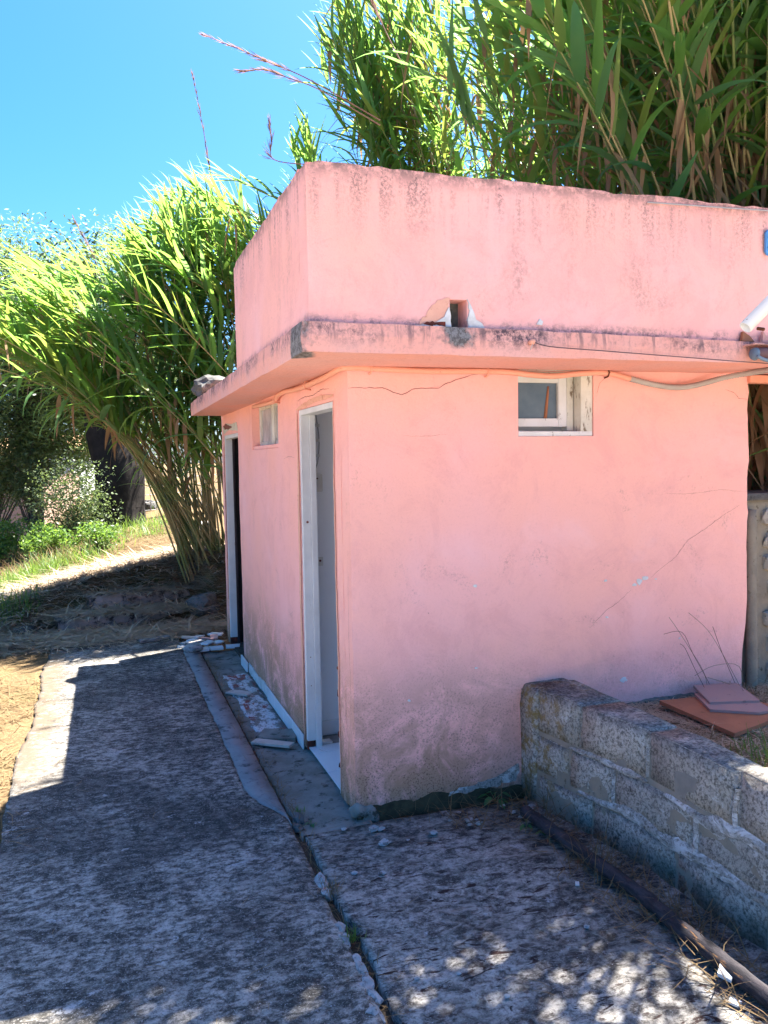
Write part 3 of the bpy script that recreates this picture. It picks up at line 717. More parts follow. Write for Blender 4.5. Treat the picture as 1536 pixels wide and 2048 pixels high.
for (x, y, z, s) in ((.001, .252, .5, .03), (.0, .251, .30, .02), (.001, .251, .15, .016), (.0, .2515, .62, .012)):
    vv, ff = rockvf((x+.004, y+.003, z), (.012, .008, s), int(z*99), 1, .5); mk('paint_loss', vv, ff, MT['rot'], B)

# interior of the near room
room = box('partition_wall', .084, 2.044, 1.10, 1.20, .0, 2.0, MT['inner_white'], B)
box('inner_front_lining', .0+.126, 2.04, .1265, .135, .0, 1.69, MT['inner_white'], B)
box('inner_right_lining', 2.03, 2.0445, .136, 1.099, .0, 2.0, MT['inner_white'], B)
box('inner_left_lining', .0835, .088, .952, 1.0995, .0, 2.0, MT['inner_white'], B)
box('room_ceiling', .084, 2.044, .136, 1.099, 1.985, 2.003, MT['inner_white'], B)
ft = box('room_floor', .03, 2.03, .25, 1.10, -.03, .006, MT['grout'], B)
k = 0
for i in range(6):
    for j in range(3):
        x0 = .012+.33*i; y0 = .262+.279*j; y1 = min(y0+.275, 1.098)
        if x0 > 1.9: continue
        if i == 0:   # threshold row carries on through the opening
            y1 = min(y1, .935)
        box('floor_tile', x0, x0+.326, y0, y1, .0065, .014, MT['tile_white'], ft, .0015)
for i in range(5): box('skirting_tile', .09+.33*i, .09+.33*i+.327, 1.086, 1.0995, .0145, .095, MT['tile_white'], B, .002)
# cistern chain, junction box and valve on the partition
ch = thing('pull_chain', 'thin grey pull chain hanging against the white inner wall of the near doorway', 'chain', (.13, 1.09, 1.55))
P1 = smoothline([(.135, 1.093, 1.86), (.150, 1.088, 1.72), (.140, 1.090, 1.60), (.122, 1.09, 1.545)], 5)
tube('chain', P1, .0035, MT['grey_wire'], ch, 5); tube('cord', smoothline([(.12, 1.094, 1.87), (.122, 1.09, 1.70), (.128, 1.09, 1.56)], 4), .002, MT['grey_wire'], ch, 4)
for z in (1.80, 1.715, 1.63): box('clip', .132, .154, 1.083, 1.0985, z-.008, z+.008, MT['plastic_white'], ch, .002)
jb = thing('switch_box', 'small cream plastic switch box on the inner wall of the near doorway', 'switch box', (.14, 1.09, 1.44))
box('case', .112, .160, 1.065, 1.0988, 1.425, 1.525, MT['plastic_white'], jb, .006); box('rocker', .122, .137, 1.061, 1.0645, 1.46, 1.49, MT['plastic_white'], jb, .001)
vv, ff = tubevf([(.128, 1.0645, 1.50), (.128, 1.062, 1.50)], .005, 8); mk('screw', vv, ff, MT['rust'], jb)
vb = thing('wall_bracket', 'small square white bracket low on the inner wall of the near doorway', 'bracket', (.14, 1.09, 1.02))
box('plate', .122, .158, 1.085, 1.0988, 1.0, 1.05, MT['plastic_white'], vb, .003); vv, ff = tubevf([(.14, 1.0848, 1.03), (.14, 1.082, 1.03)], .007, 8); mk('hole', vv, ff, MT['crack'], vb)

# ---- far doorway: white jamb, dark rotten leaf standing ajar
fr2 = box('door_frame', .004, .064, 3.757, 3.7885, .06, 1.83, MT['door_white'], B, .003)
rotfoot('rotten_foot', .006, .062, 3.757, 3.7883, .0, .07, MT['rot'], fr2, 5.2)
box('head_jamb', .004, .064, 3.0315, 3.756, 1.80, 1.831, MT['door_white'], fr2, .003)
dl = thing('door_tmp', 'x', 'x') if False else None
def leafdoor():
    a = R(8); c, s = math.cos(a), math.sin(a); hx, hy = .12, 3.74
    def T(u, w, z): return (hx+u*c+w*s, hy-u*s+w*c*-1, z)
    parts = []
    V = []; F = []
    n = 5
    d = None
    for k in range(n):
        u0 = .13*k; u1 = u0+.124
        zz = .05+.06*abs(nz(k*3.1, 0, 0))
        vs = [T(u, w_, z) for z in (zz, 1.79) for (u, w_) in ((u0, 0), (u1, 0), (u1, .03), (u0, .03))]
        fs = [(0,3,2,1),(4,5,6,7),(0,1,5,4),(1,2,6,5),(2,3,7,6),(3,0,4,7)]
        if d is None: d = mk('door', vs, fs, MT['dark_wood'], B)
        else: mk('plank', vs, fs, MT['dark_wood'] if k != 1 else MT['green_wood'], d)
    return d
box('inner_jamb', .0645, .083, 3.745, 3.7884, .0, 1.83, MT['dark_wood'], fr2, .002)
leafdoor()
for x0, x1, y0, y1, nm in ((.126, .128, 1.201, 3.02, 'inner_left_lining'), ): pass
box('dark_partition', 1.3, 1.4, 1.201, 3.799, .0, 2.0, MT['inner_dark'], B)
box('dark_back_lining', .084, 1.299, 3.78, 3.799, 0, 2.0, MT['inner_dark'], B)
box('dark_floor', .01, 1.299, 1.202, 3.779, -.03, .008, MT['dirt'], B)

# ---- windows
def window_front():
    y0 = .062
    w_ = box('window', .834, .862, y0, y0+.04, 1.745, 1.995, MT['flaky_white'], B, .003)
    box('stile', 1.082, 1.128, y0, y0+.04, 1.745, 1.995, MT['flaky_white'], w_, .003)
    box('rail', .8625, 1.0815, y0+.001, y0+.039, 1.745, 1.785, MT['flaky_white'], w_, .003)
    box('rail', .8625, 1.0815, y0+.001, y0+.039, 1.955, 1.995, MT['flaky_white'], w_, .003)
    box('pane', .855, 1.09, y0+.018, y0+.022, 1.78, 1.96, MT['pane'], w_)
    box('casing', 1.131, 1.168, y0+.004, y0+.055, 1.725, 2.004, MT['flaky'], w_, .004)
    box('lining', 1.172, 1.2365, .006, .12, 1.7, 2.004, MT['flaky'], w_, .004)
    box('lining', .8305, .8335, .01, .12, 1.7, 2.004, MT['flaky'], w_)
    s = box('sill', .832, 1.236, .004, .12, 1.6985, 1.722, MT['flaky_white'], w_, .005, .0015)
    box('head_lining', .834, 1.235, .03, .12, 1.996, 2.0045, MT['flaky'], w_)
    box('lintel_patch', .83, 1.238, -.006, .01, 2.006, 2.03, MT['flaky'], w_, .002)
window_front()
st = thing('stick', 'orange wooden stick leaning behind the glass of the small front window', 'stick', (1.03, .095, 1.75))
bm_pts = [(1.015, .0795, 1.786), (1.030, .0795, 1.92)]
tube('shaft', [(1.018, .0785, 1.787), (1.032, .0785, 1.90), (1.036, .0785, 1.94)], [.009, .006, .004], MT['terracotta'], st, 6)
def window_side():
    x0 = .052
    w_ = box('window', x0, x0+.03, 1.492, 1.535, 1.71, 1.984, MT['flaky'], B, .003)
    box('stile', x0, x0+.03, 2.335, 2.38, 1.71, 1.984, MT['flaky'], w_, .003)
    box('mullion', x0-.008, x0+.03, 1.83, 1.905, 1.71, 1.984, MT['flaky'], w_, .003)
    for a, b in ((1.536, 1.829), (1.906, 2.334)):
        box('rail', x0+.001, x0+.029, a, b, 1.711, 1.735, MT['flaky'], w_, .002); box('rail', x0+.001, x0+.029, a, b, 1.958, 1.983, MT['flaky'], w_, .002)
        box('pane', x0+.013, x0+.017, a-.005, b+.005, 1.73, 1.963, MT['milky'], w_)
    box('sill', .006, .082, 1.493, 2.379, 1.684, 1.709, MT['pink'], w_, .004)
    box('light_shield', .0835, .09, 1.492, 2.38, 1.71, 1.984, MT['inner_white'], w_)
window_side()

# ---- skirting tiles along the left wall foot
yy = .975
for k in range(4):
    box('skirting_tile', -.012, -.0046, yy+.262*k, yy+.262*k+.259, -.015, .070+.002*(k % 2), MT['tile_white'], B, .0015)
box('skirting_tile', -.024, -.0125, 2.78, 3.05, -.012, .066, MT['tile_white'], B, .0015, .001)
flatpatch('tile_mortar', [(2.03, -.01), (2.78, -.01), (2.78, .06), (2.6, .064), (2.4, .055), (2.2, .066), (2.03, .06)], MT['lime'], B, 'L', 0, .008, SLt, .004, .006)

# ---- conduit under the slab
cp = [(-.022, 2.18, 1.975), (-.022, 1.75, 1.965), (-.022, 1.46, 1.962), (-.02, 1.38, 1.985), (-.022, 1.20, 1.994), (-.022, .9, 1.983), (-.022, .65, 1.982), (-.022, .40, 1.985), (-.022, .25, 1.990), (-.024, .1, 1.996), (-.022, .01, 1.998), (.0, -.02, 1.998), (.1, -.024, 1.997), (.351, -.024, 1.990), (.721, -.024, 1.994), (.88, -.026, 1.982), (1.01, -.028, 1.978), (1.144, -.026, 1.992), (1.297, -.024, 1.998), (1.425, -.03, 1.972)]
cd_ = tube('conduit', smoothline(cp, 5), .0135, MT['conduit'], B, 10)
ep = smoothline([(1.425, -.03, 1.972), (1.53, -.034, 1.95), (1.629, -.036, 1.936), (1.70, -.038, 1.933), (1.779, -.042, 1.940), (1.86, -.06, 1.958), (1.932, -.09, 1.978), (2.0, -.16, 1.992), (2.03, -.26, 1.998), (2.02, -.40, 1.999)], 16)
tube('conduit_tail', ep, [.0135+(.0018 if (i//1) % 2 else -.0012) for i in range(len(ep))], MT['corrugated'], B, 10)
for u, z in ((.10, 1.997), (.66, 1.993), (1.30, 1.999)):
    tube('conduit_clip', [(u, -.001, z+.022), (u, -.030, z+.018), (u, -.042, z), (u, -.030, z-.018), (u, -.001, z-.022)], .004, MT['rust'] if u > 1 else MT['conduit'], cd_, 6)
for y, z in ((.65, 1.982), (1.42, 1.970)):
    tube('conduit_clip', [(-.001, y, z+.022), (-.030, y, z+.018), (-.040, y, z), (-.030, y, z-.018), (-.001, y, z-.022)], .004, MT['conduit'], cd_, 6)
# insulator and wire on the fascia
ins = thing('wire_insulator', 'small pink knob on the roof edge where the thin fascia wire ends', 'insulator', (.655, -.44, 2.06))
tube('knob', [(.655, -.43, 2.068), (.655, -.445, 2.068), (.655, -.458, 2.070)], [.010, .013, .009], MT['conduit'], ins, 10)
tube('tie', [(.655, -.452, 2.068), (.648, -.456, 2.05), (.645, -.448, 2.035)], .0018, MT['grey_wire'], ins, 5)
tag(tube('fascia_wire', smoothline([(.657, -.455, 2.066), (.735, -.455, 2.050), (.95, -.455, 2.041), (1.224, -.455, 2.030), (1.5, -.455, 2.019), (1.74, -.46, 2.009), (2.3, -.47, 1.99)], 4), .0021, MT['wire'], None, 6, origin=(.657, -.455, 2.066)), 'thin dark wire strung along the pink roof edge towards the right', 'wire')
tag(tube('parapet_wire', smoothline([(1.25, py-.008, 2.69), (1.5, py-.012, 2.695), (1.9, py-.015, 2.705), (2.4, py-.03, 2.72), (3.2, py-.2, 2.76)], 4), .003, MT['grey_wire'], None, 6, origin=(1.25, py, 2.69)), 'pale grey cable running along the top of the pink parapet', 'cable')
# fitting at the right end of the slab
ft_ = thing('lamp_fitting', 'brown round electrical fitting with dark cables at the right end of the roof edge', 'fitting', (1.86, -.46, 2.03))
tube('drum', [(1.765, -.475, 2.048), (1.78, -.475, 2.048), (1.95, -.475, 2.052)], [.020, .026, .026], MT['brown_plastic'], ft_, 14)
tube('rim', [(1.755, -.475, 2.044), (1.767, -.475, 2.044)], [.026, .03], MT['blue_grey'], ft_, 14)
box('cover', 1.74, 2.0, -.50, -.43, 2.082, 2.090, MT['slab'], ft_, .003)
tube('cable', smoothline([(1.75, -.505, 2.03), (1.80, -.51, 2.012), (1.9, -.51, 2.008), (2.1, -.5, 2.02)], 5), .008, MT['blue_grey'], ft_, 8)
tube('cable', smoothline([(1.84, -.505, 2.03), (1.86, -.512, 2.07), (1.90, -.512, 2.062), (1.93, -.51, 2.02)], 5), .005, MT['wire'], ft_, 8)
box('clamp', 1.85, 1.93, -.515, -.49, 2.0, 2.03, MT['blue_grey'], ft_, .004)
for i, (x, h, lab) in enumerate(((1.745, .045, 'larger orange broken tile piece standing on the right end of the roof edge'), (1.86, .05, 'narrow pinkish broken tile piece standing at the far right of the roof edge'))):
    o = mk('tile_fragment', [(x, -.42, 2.108), (x+.075-.03*i, -.415, 2.108), (x+.05-.02*i, -.41, 2.108+h*.6), (x+.012, -.412, 2.108+h), (x, -.402, 2.108), (x+.075-.03*i, -.398, 2.108), (x+.05-.02*i, -.395, 2.108+h*.6), (x+.012, -.396, 2.108+h)], [(0,1,2,3), (7,6,5,4), (0,4,5,1), (1,5,6,2), (2,6,7,3), (3,7,4,0)], MT['terracotta'] if i == 0 else MT['tile_pink'], origin=(x, -.41, 2.108))
    tag(o, lab, 'tile piece')
box('roof_beam', 2.166, 3.2, -.02, .05, 1.965, 2.004, MT['orange_plaster'], B, .004)
# chipped white pipe on a post outside on the right
pp = thing('white_pole', 'chipped white metal pole slanting into view beside the pink parapet', 'pole', (2.02, -1.25, .3))
a_ = Vector((1.148, -1.084, 2.044)); b_ = Vector((2.02, -1.22, 2.87))
def hollow(a, b, r, mat, parent):
    d = (b-a).normalized(); V1, F1 = tubevf([a, b], r, 16, False); V2, F2 = tubevf([a, a+d*.12], r*.82, 16, False)
    ring = [(i, (i+1) % 16, 32+(i+1) % 16, 32+i) for i in range(16)]
    return mk('pipe', V1+V2, F1+[tuple(reversed([q+32 for q in f])) for f in F2]+[tuple(reversed(q)) for q in ring]+[tuple(range(48, 64))], mat, parent, True)
hollow(a_, b_, .0235, MT['white_pole'], pp)
tube('post', [(2.02, -1.25, .28), (2.02, -1.25, 2.95)], .03, MT['white_pole'], pp, 14)
tube('bolt', [a_+Vector((.035, -.02, -.005)), a_+Vector((.04, -.045, -.012))], .006, MT['rust'], pp, 8)
# blue number plate on the parapet
bp = thing('blue_plate', 'blue enamel plate with rivets fixed high on the right of the parapet', 'plate', (1.87, py-.01, 2.5))
prv = [(1.888, 2.52), (1.888, 2.605), (1.9, 2.62), (2.09, 2.62), (2.09, 2.505), (1.9, 2.505)]
V = [(x, py-.018, z) for x, z in prv]+[(x, py-.008, z) for x, z in prv]; n = 6
mk('panel', V, [tuple(range(n)), tuple(range(2*n-1, n-1, -1))]+[(i, n+i, n+(i+1) % n, (i+1) % n) for i in range(n)], MT['blue'], bp)
for z in (2.54, 2.585):
    vv, ff = tubevf([(1.902, py-.018, z), (1.902, py-.022, z)], .004, 8); mk('rivet', vv, ff, MT['wire'], bp)
tag(rock('roof_stone', (-.135, 3.45, 2.205), (.135, .14, .105), MT['grey_stone'], 11, None, 3, .45), 'rough grey stone lying on the far end of the roof slab', 'stone')

# ------------------------------------------------------------------ low block wall on the right
LW = thing('block_wall', 'low weathered concrete block retaining wall running from the pink wall towards the viewer', 'wall', (1.0, -1.2, 0))
fx = lambda y: .835 + .11*sstep(-.05, -.9, y) + .02*sstep(-1.0, -1.6, y)
def block(y0, y1, z0, z1, seed, xb=1.10, topbump=0.0, inset=0.0, mat='block'):
    bm = bmesh.new()
    ny = max(3, int((y1-y0)/.05)); nzc = max(3, int((z1-z0)/.045)); nxx = 5
    bmesh.ops.create_cube(bm, size=1)
    bmesh.ops.bevel(bm, geom=bm.edges[:], offset=.025, segments=2, affect='EDGES')
    bmesh.ops.subdivide_edges(bm, edges=bm.edges[:], cuts=2, use_grid_fill=True)
    for v in bm.verts:
        y = y0+(v.co.y+.5)*(y1-y0); z = z0+(v.co.z+.5)*(z1-z0); xa = fx(y)+inset+.02*(z/.5); x = xa+(v.co.x+.5)*(xb-xa)
        k = .009
        x += k*nz(y*9, z*9, seed) + .006*nz(y*26, z*26, seed); z += .006*nz(x*12, y*12, seed+3) + (topbump*nz(x*7, y*7, seed) if v.co.z > .3 else 0); y += .005*nz(x*12, z*12, seed+5)
        v.co = (x, y, z)
    V = [tuple(v.co) for v in bm.verts]; bm.verts.index_update(); F = [[v.index for v in f.verts] for f in bm.faces]; bm.free()
    return mk('block', V, F, MT[mat], LW, True)
V = []; F = []
n = 80
for i in range(n+1):
    y = -.015-2.6*i/n; xa = fx(y)+.007
    for (x, z) in ((xa-.006, -.06), (xa, .1), (xa+.006, .25), (xa+.014, .43), (1.10, .43), (1.10, -.06)): V.append((x+.005*nz(y*14, z*14, 2), y, z))
for i in range(n):
    for k in range(5): F.append((i*6+k, i*6+k+1, i*6+6+k+1, i*6+6+k))
mk('mortar_core', V, F, MT['mortar'], LW, True)
for r, (z0, z1, cutsy) in enumerate(((-.06, .135, (-.03, -.50, -.98, -1.42, -1.85, -2.35)), (.150, .315, (-.03, -.36, -.62, -1.08, -1.50, -1.95, -2.4)), (.332, .522, (-.03, -.42, -.80, -1.26, -1.72, -2.2, -2.6)))):
    for k, (a, b) in enumerate(zip(cutsy[:-1], cutsy[1:])):
        block(b+.003, a-.003, z0, z1, r*10+k+.5, topbump=.012 if r == 2 else 0, xb=1.105 if r == 2 else 1.098)
# rounded rendered end against the building
V, F = rockvf((.965, -.05, .235), (.142, .09, .305), 21, 4, .06)
def sq(p, c, r): return c+math.copysign(min(1.0, abs((p-c)/r))**.22, p-c)*r*.95
mk('rendered_end', [(sq(x, .965, .142)+.006*nz(x*20, y*20, z*20), min(sq(y, -.05, .09), .0), sq(z, .235, .305)+.006*nz(x*20+5, y*20, z*20)) for x, y, z in V], F, MT['block'], LW, True)
# smears of white mortar along the joints
def smear(ya, yb, z, wd, seed):
    n = int(abs(yb-ya)/.02); V = []; F = []
    for i in range(n+1):
        y = ya+(yb-ya)*i/n; ww = wd*(.35+1.0*abs(nz(y*8, seed, 0)+.35*nz(y*30, seed, 5))+.25)*(min(1, 6*min(i, n-i)/n)*.85+.15)
        zc = z+.02*nz(y*5, seed, 3)
        for s in (-1, -.4, .4, 1):
            zz = zc+s*ww*.5; V.append((fx(y)+.02*(zz/.5)-(.0075 if abs(s) < .9 else -.012)+.005*nz(y*30, zz*30, seed), y, zz))
    for i in range(n):
        for k in range(3): F.append((i*4+k, i*4+4+k, i*4+4+k+1, i*4+k+1))
    return mk('mortar_smear', V, F, MT['smear'], LW, True)
smear(-.42, -2.3, .150, .105, 1); smear(-.36, -.80, .322, .05, 2); smear(-.90, -2.4, .305, .095, 3)
def vsmear(y, z0, z1, wd, seed):
    n = 10; V = []; F = []
    for i in range(n+1):
        z = z0+(z1-z0)*i/n; ww = wd*(.5+abs(nz(z*20, seed, 0))); yc = y+.012*nz(z*9, seed, 2)
        for s in (-1, -.4, .4, 1):
            V.append((fx(yc)+.02*(z/.5)-(.009 if abs(s) < .9 else -.012), yc-s*ww*.5, z))
    for i in range(n):
        for k in range(3): F.append((i*4+k, i*4+k+1, i*4+4+k+1, i*4+4+k))
    mk('mortar_smear', V, F, MT['smear'], LW, True)
vsmear(-1.08, .15, .31, .05, 1); vsmear(-.62, .17, .31, .02, 2); vsmear(-1.26, .34, .47, .03, 3); vsmear(-.80, .34, .46, .012, 4)

# ------------------------------------------------------------------ stone wall at the right edge
SW = thing('stone_wall', 'rubble stone retaining wall with thick mortar at the right of the pink wall', 'wall', (2.3, .1, .3))
V = []; F = []; nu_, nv_ = 46, 26
for j in range(nv_+1):
    for i in range(nu_+1):
        x = 2.20+2.3*i/nu_; z = .18+1.19*j/nv_; V.append((x, .065+.012*nz(x, z, 0, 5)+.006*nz(x, z, 0, 15), z+(.02*nz(x, 1, 0, 3) if j == nv_ else 0)))
F = [(j*(nu_+1)+i, j*(nu_+1)+i+1, (j+1)*(nu_+1)+i+1, (j+1)*(nu_+1)+i) for j in range(nv_) for i in range(nu_)]
b0 = len(V)
V += [(v[0], .42, v[2]) for v in V[nv_*(nu_+1):]]
F += [(nv_*(nu_+1)+i, nv_*(nu_+1)+i+1, b0+i+1, b0+i) for i in range(nu_)]
mk('mortar', V, F, MT['mortar'], SW, True)
zc = .24; r = 0
while zc < 1.27:
    h = random.uniform(.095, .15); x = 2.335+random.uniform(-.015, .03)
    while x < 4.3:
        wd = random.uniform(.13, .26)
        V, F = rockvf((x+wd/2, .065, zc+h/2), (wd*.52, .045, h*.50), r*17+x*9, 2, .28)
        # squarer faces
        cx_, cz_ = x+wd/2, zc+h/2
        V = [(cx_+math.copysign(abs((p[0]-cx_)/(wd*.52))**.6, p[0]-cx_)*wd*.47, p[1], cz_+math.copysign(abs((p[2]-cz_)/(h*.5))**.6, p[2]-cz_)*h*.45) for p in V]
        mk('stone', V, F, MT['stone'], SW); x += wd+random.uniform(.012, .03)
    zc += h+random.uniform(.012, .03); r += 1
tube('drain_pipe', smoothline([(2.245, .03, .30), (2.24, .03, .55), (2.235, .035, .9), (2.232, .04, 1.3)], 4), [.045]*9+[.03]*4 if False else .03, MT['mortar'], SW, 10)
box('coping', 2.195, 4.5, .03, .44, 1.352, 1.385, MT['grey_stone'], SW, .006, .003)

# ------------------------------------------------------------------ steps at the path's end
ST = thing('garden_steps', 'two worn stone steps at the far end of the concrete path', 'steps', (-.8, 5.0, 0))
def stepm(pts, depth, z0, z1, seed):
    n = 40; V = []; F = []
    A, Bp = Vector(pts[0]), Vector(pts[1]); d = (Bp-A); nrm = Vector((-d.y, d.x)).normalized()
    for i in range(n+1):
        p = A+d*(i/n); e = min(i, n-i)/n; sag = -.035*(1-min(1, e*9))
        for (o, z) in ((.0, z0), (-.012, z0+(z1-z0)*.35), (.0, z0+(z1-z0)*.75), (.018, z1), (depth*.4, z1+.006), (depth, z1+.01)):
            q = p+nrm*(o+.028*nz(p.x*4, z*7, seed)+.012*nz(p.x*15, z*15, seed)); V.append((q.x, q.y, z+.016*nz(p.x*6, o*6, seed+2)+(sag if z > z0 else 0)))
    for i in range(n):
        for k in range(5): F.append((i*6+k, i*6+6+k, i*6+6+k+1, i*6+k+1))
    F += [tuple(range(5, -1, -1)), tuple(n*6+k for k in range(6))]
    return mk('step', V, F, MT['step'], ST, True)
stepm(((-1.46, 4.86), (-.20, 5.12)), .55, -.06, .135, 1)
stepm(((-1.18, 5.24), (-.18, 5.44)), .7, .10, .275, 4)
tag(rock('path_stone', (-1.95, 5.9, .14), (.22, .16, .13), MT['grey_stone'], 31, None, 3, .5), 'grey rock half buried left of the upper step, beside green grass', 'stone')
tag(rock('path_stone', (-1.75, 4.95, .02), (.12, .10, .06), MT['grey_stone'], 33, None, 3, .5), 'low flat grey rock just left of the lower step', 'stone')
tag(rock('path_stone', (-1.62, 5.8, .17), (.10, .09, .045), MT['stone'], 35, None, 2, .4), 'small pale stone behind the rock left of the upper step', 'stone')
tag(rock('path_stone', (-.06, 5.05, .15), (.16, .2, .12), MT['grey_stone'], 37, None, 3, .4), 'brown squared stone at the right end of the steps by the wall', 'stone')

# ------------------------------------------------------------------ rubble by the far doorway
pool = [(-.31, 3.72, .0), (-.16, 3.66, 0), (-.20, 3.86, 0), (-.28, 3.92, .02), (-.10, 3.82, .015), (-.36, 3.98, 0), (-.16, 4.02, .01), (-.24, 4.14, .01), (-.08, 4.10, .03), (-.33, 4.10, .02), (-.12, 3.94, .04), (-.42, 3.84, 0), (-.2, 3.76, .03), (-.3, 3.82, .035)]
def shard(name, x, y, z, L, wd, rz, mat, label, cat, group=None, th=.014, tilt=(0, 0), broken=True):
    c, s = math.cos(rz), math.sin(rz)
    pts = [(-L/2, -wd/2), (L*.1, -wd/2), (L/2, -wd*.4), (L*.46, wd*.1), (L*.38, wd/2), (-L*.1, wd/2), (-L/2*.92, wd*.42)]
    if not broken: pts = [(-L/2, -wd/2), (L/2, -wd/2), (L/2, wd/2), (-L/2, wd/2)]
    poly = [(x+c*u-s*v, y+s*u+c*v) for u, v in [(u*random.uniform(.9, 1.06), v*random.uniform(.88, 1.1)) for u, v in pts]]
    return tag(prism(name, poly, z, th, mat, None, .001, (x, y, z), tilt), label, cat, group)
for i, (x, y, z) in enumerate(pool):
    shard('tile_shard', x, y, z-.005, random.uniform(.10, .17), random.uniform(.06, .10), random.uniform(0, 6.3), MT[['tile_white', 'tile_cut', 'tile_pink', 'tile_white'][i % 4]], 'broken tile or plaster shard in the heap at the foot of the far doorway', 'tile shard', 'shards heaped at the far doorway', .012, (random.uniform(-.12, .12), random.uniform(-.12, .12)))
for i, (x, w_) in enumerate(((-.255, .13), (-.125, .11), (.02, .12))):
    shard('edging_tile', x-.02, 3.60+.01*i, .0, w_, .06, R(4-5*i), MT['tile_white'], ['leftmost of three white tiles lying end to end before the far doorway', 'middle of three white tiles lying end to end before the far doorway', 'rightmost of three white tiles lying end to end before the far doorway'][i], 'tile', 'tiles lying across the apron', .022, (0, .05), False)
tag(rock('cobble', (-.34, 3.58, .035), (.085, .055, .04), MT['white_stone'], 41, None, 3, .2, True), 'smooth whitish cobble at the front of the rubble heap', 'stone')
shard('slate_piece', -.62, 4.18, .006, .30, .08, R(20), MT['smooth_cement'], 'long flat grey slab piece lying on the path left of the rubble heap', 'slab piece', None, .02)
shard('tile_strip', -.165, 1.10, -.006, .26, .065, R(-42), MT['tile_cut'], 'long pale broken tile strip lying on the apron left of the near doorway', 'tile piece', None, .014, (.05, 0), False)
shard('tile_strip', -.17, 2.20, -.008, .20, .075, R(-50), MT['tile_cut'], 'pale broken tile lying on the red and white floor patch between the doorways', 'tile piece', None, .012, (.03, 0))
shard('cement_lump', -.10, 1.22, -.016, .24, .14, R(-30), MT['apron'], 'rough grey cement lump behind the pale tile strip by the near doorway', 'cement lump', None, .03, (.05, .05))
V, F = rockvf((.10, .955, .02), (.05, .03, .018), 3, 2, .4); mk('mortar_lump', V, F, MT['lime'], B)

# ------------------------------------------------------------------ stones in the joint, pebbles, chips
U0 = random.uniform
js = [(-.29, -.47, .038), (-.293, -.56, .034), (-.312, -.80, .026), (-.318, -.87, .032), (-.325, -.905, .02), (-.31, -.99, .024), (-.312, -1.055, .034), (-.322, -1.12, .036), (-.318, -1.19, .034), (-.335, -1.26, .042), (-.34, -1.36, .04), (-.33, -1.46, .04), (-.25, -.12, .018), (-.27, .02, .03), (-.245, .10, .035)]
for i, (x, y, s) in enumerate(js):
    o = rock('joint_stone', (x+.005, y, -.012), (s*U0(.5, .75), s*U0(.9, 1.5), s*.55), MT['white_stone'] if i < 12 else MT['grey_stone'], 50+i, None, 2, .6)
    tag(o, 'whitish stone wedged in the crack between path and pad' if i < 12 else 'grey stone wedged in the joint beside the apron near the pink corner', 'stone', 'stones wedged in the ground crack' if i < 12 else 'grey stones in the apron joint')
for i in range(30):
    if i < 18: x, y = random.uniform(-.12, .9), random.uniform(-.30, -.10)
    else: x, y = random.uniform(-.2, .8), random.uniform(-1.5, -.2)
    s = random.uniform(.005, .011) if i > 5 else random.uniform(.011, .019)
    tag(rock('pebble', (x, y, s*.4), (s*1.3, s, s*.6), MT['white_stone'], 90+i, None, 2, .55), 'small pale pebble scattered on the dark concrete pad', 'pebble', 'pebbles on the pad')
shard('white_chip', .705, -1.515, .03, .055, .045, .6, MT['chip'], 'largest bright white plaster chip beside the charred pole', 'chip', None, .010, (.05, .15))
shard('white_chip', .66, -1.60, .004, .035, .025, 2.0, MT['chip'], 'smaller bright white chip on the pad near the charred pole', 'chip', None, .007)
shard('white_chip', .60, -.86, .004, .026, .016, 1.0, MT['chip'], 'white sliver lying on the pad mid way along the charred pole', 'chip', None, .006)
shard('pale_stone_chip', .03, -.16, .004, .04, .028, .3, MT['white_stone'], 'squarish pale stone chip in front of the pink corner', 'stone chip', None, .016)
# charred pole along the wall foot
lp = [(.70, -.28, .032), (.708, -.45, .034), (.72, -.76, .036), (.738, -.99, .035), (.742, -1.10, .035), (.732, -1.275, .034), (.735, -1.40, .035), (.733, -1.60, .034), (.73, -2.0, .034)]
lpp = smoothline(lp, 8)
V, F = tubevf(lpp, [.027+.004*nz(i*.4, 0, 0)+(.003 if 30 < i < 34 else 0) for i in range(len(lpp))], 12)
V = [(x+.003*nz(x*40, y*12, z*40), y, z+.003*nz(x*40+5, y*12, z*40)) for x, y, z in V]
tag(mk('charred_pole', V, F, MT['log'], None, True, origin=(.72, -1.1, 0)), 'blackened wooden pole with bare orange patches lying along the block wall', 'pole')
# sheets on the bed
tp = thing('terracotta_slab', 'flat orange terracotta slab on the bed under two mauve tiles', 'slab', (1.75, -.35, .36))
poly = [(1.57, -.17), (1.83, -.20), (2.05, -.33), (1.98, -.52), (1.62, -.62), (1.52, -.60)]
prism('slab', [(1.55, -.10), (1.86, -.13), (2.02, -.34), (1.90, -.50), (1.56, -.60)], .362, .018, MT['terracotta'], tp, .001, None, (0, .02))
tag(prism('mauve_tile', [(1.76, -.10), (2.00, -.12), (1.93, -.44), (1.84, -.445), (1.66, -.33)], .382, .013, MT['mauve'], None, .0005, (1.8, -.3, .382), (0, .02)), 'lower mauve tile lying on the orange slab', 'tile')
tag(prism('mauve_tile', [(1.80, -.045), (2.03, -.09), (1.95, -.335), (1.71, -.27)], .400, .013, MT['mauve'], None, .0005, (1.85, -.2, .40), (.02, .06)), 'upper mauve tile lying on top of the other mauve tile', 'tile')
shard('terracotta_shard', 2.02, -.44, .362, .16, .10, .6, MT['terracotta'], 'small orange terracotta shard right of the tile stack on the bed', 'tile piece', None, .02, (.1, 0))

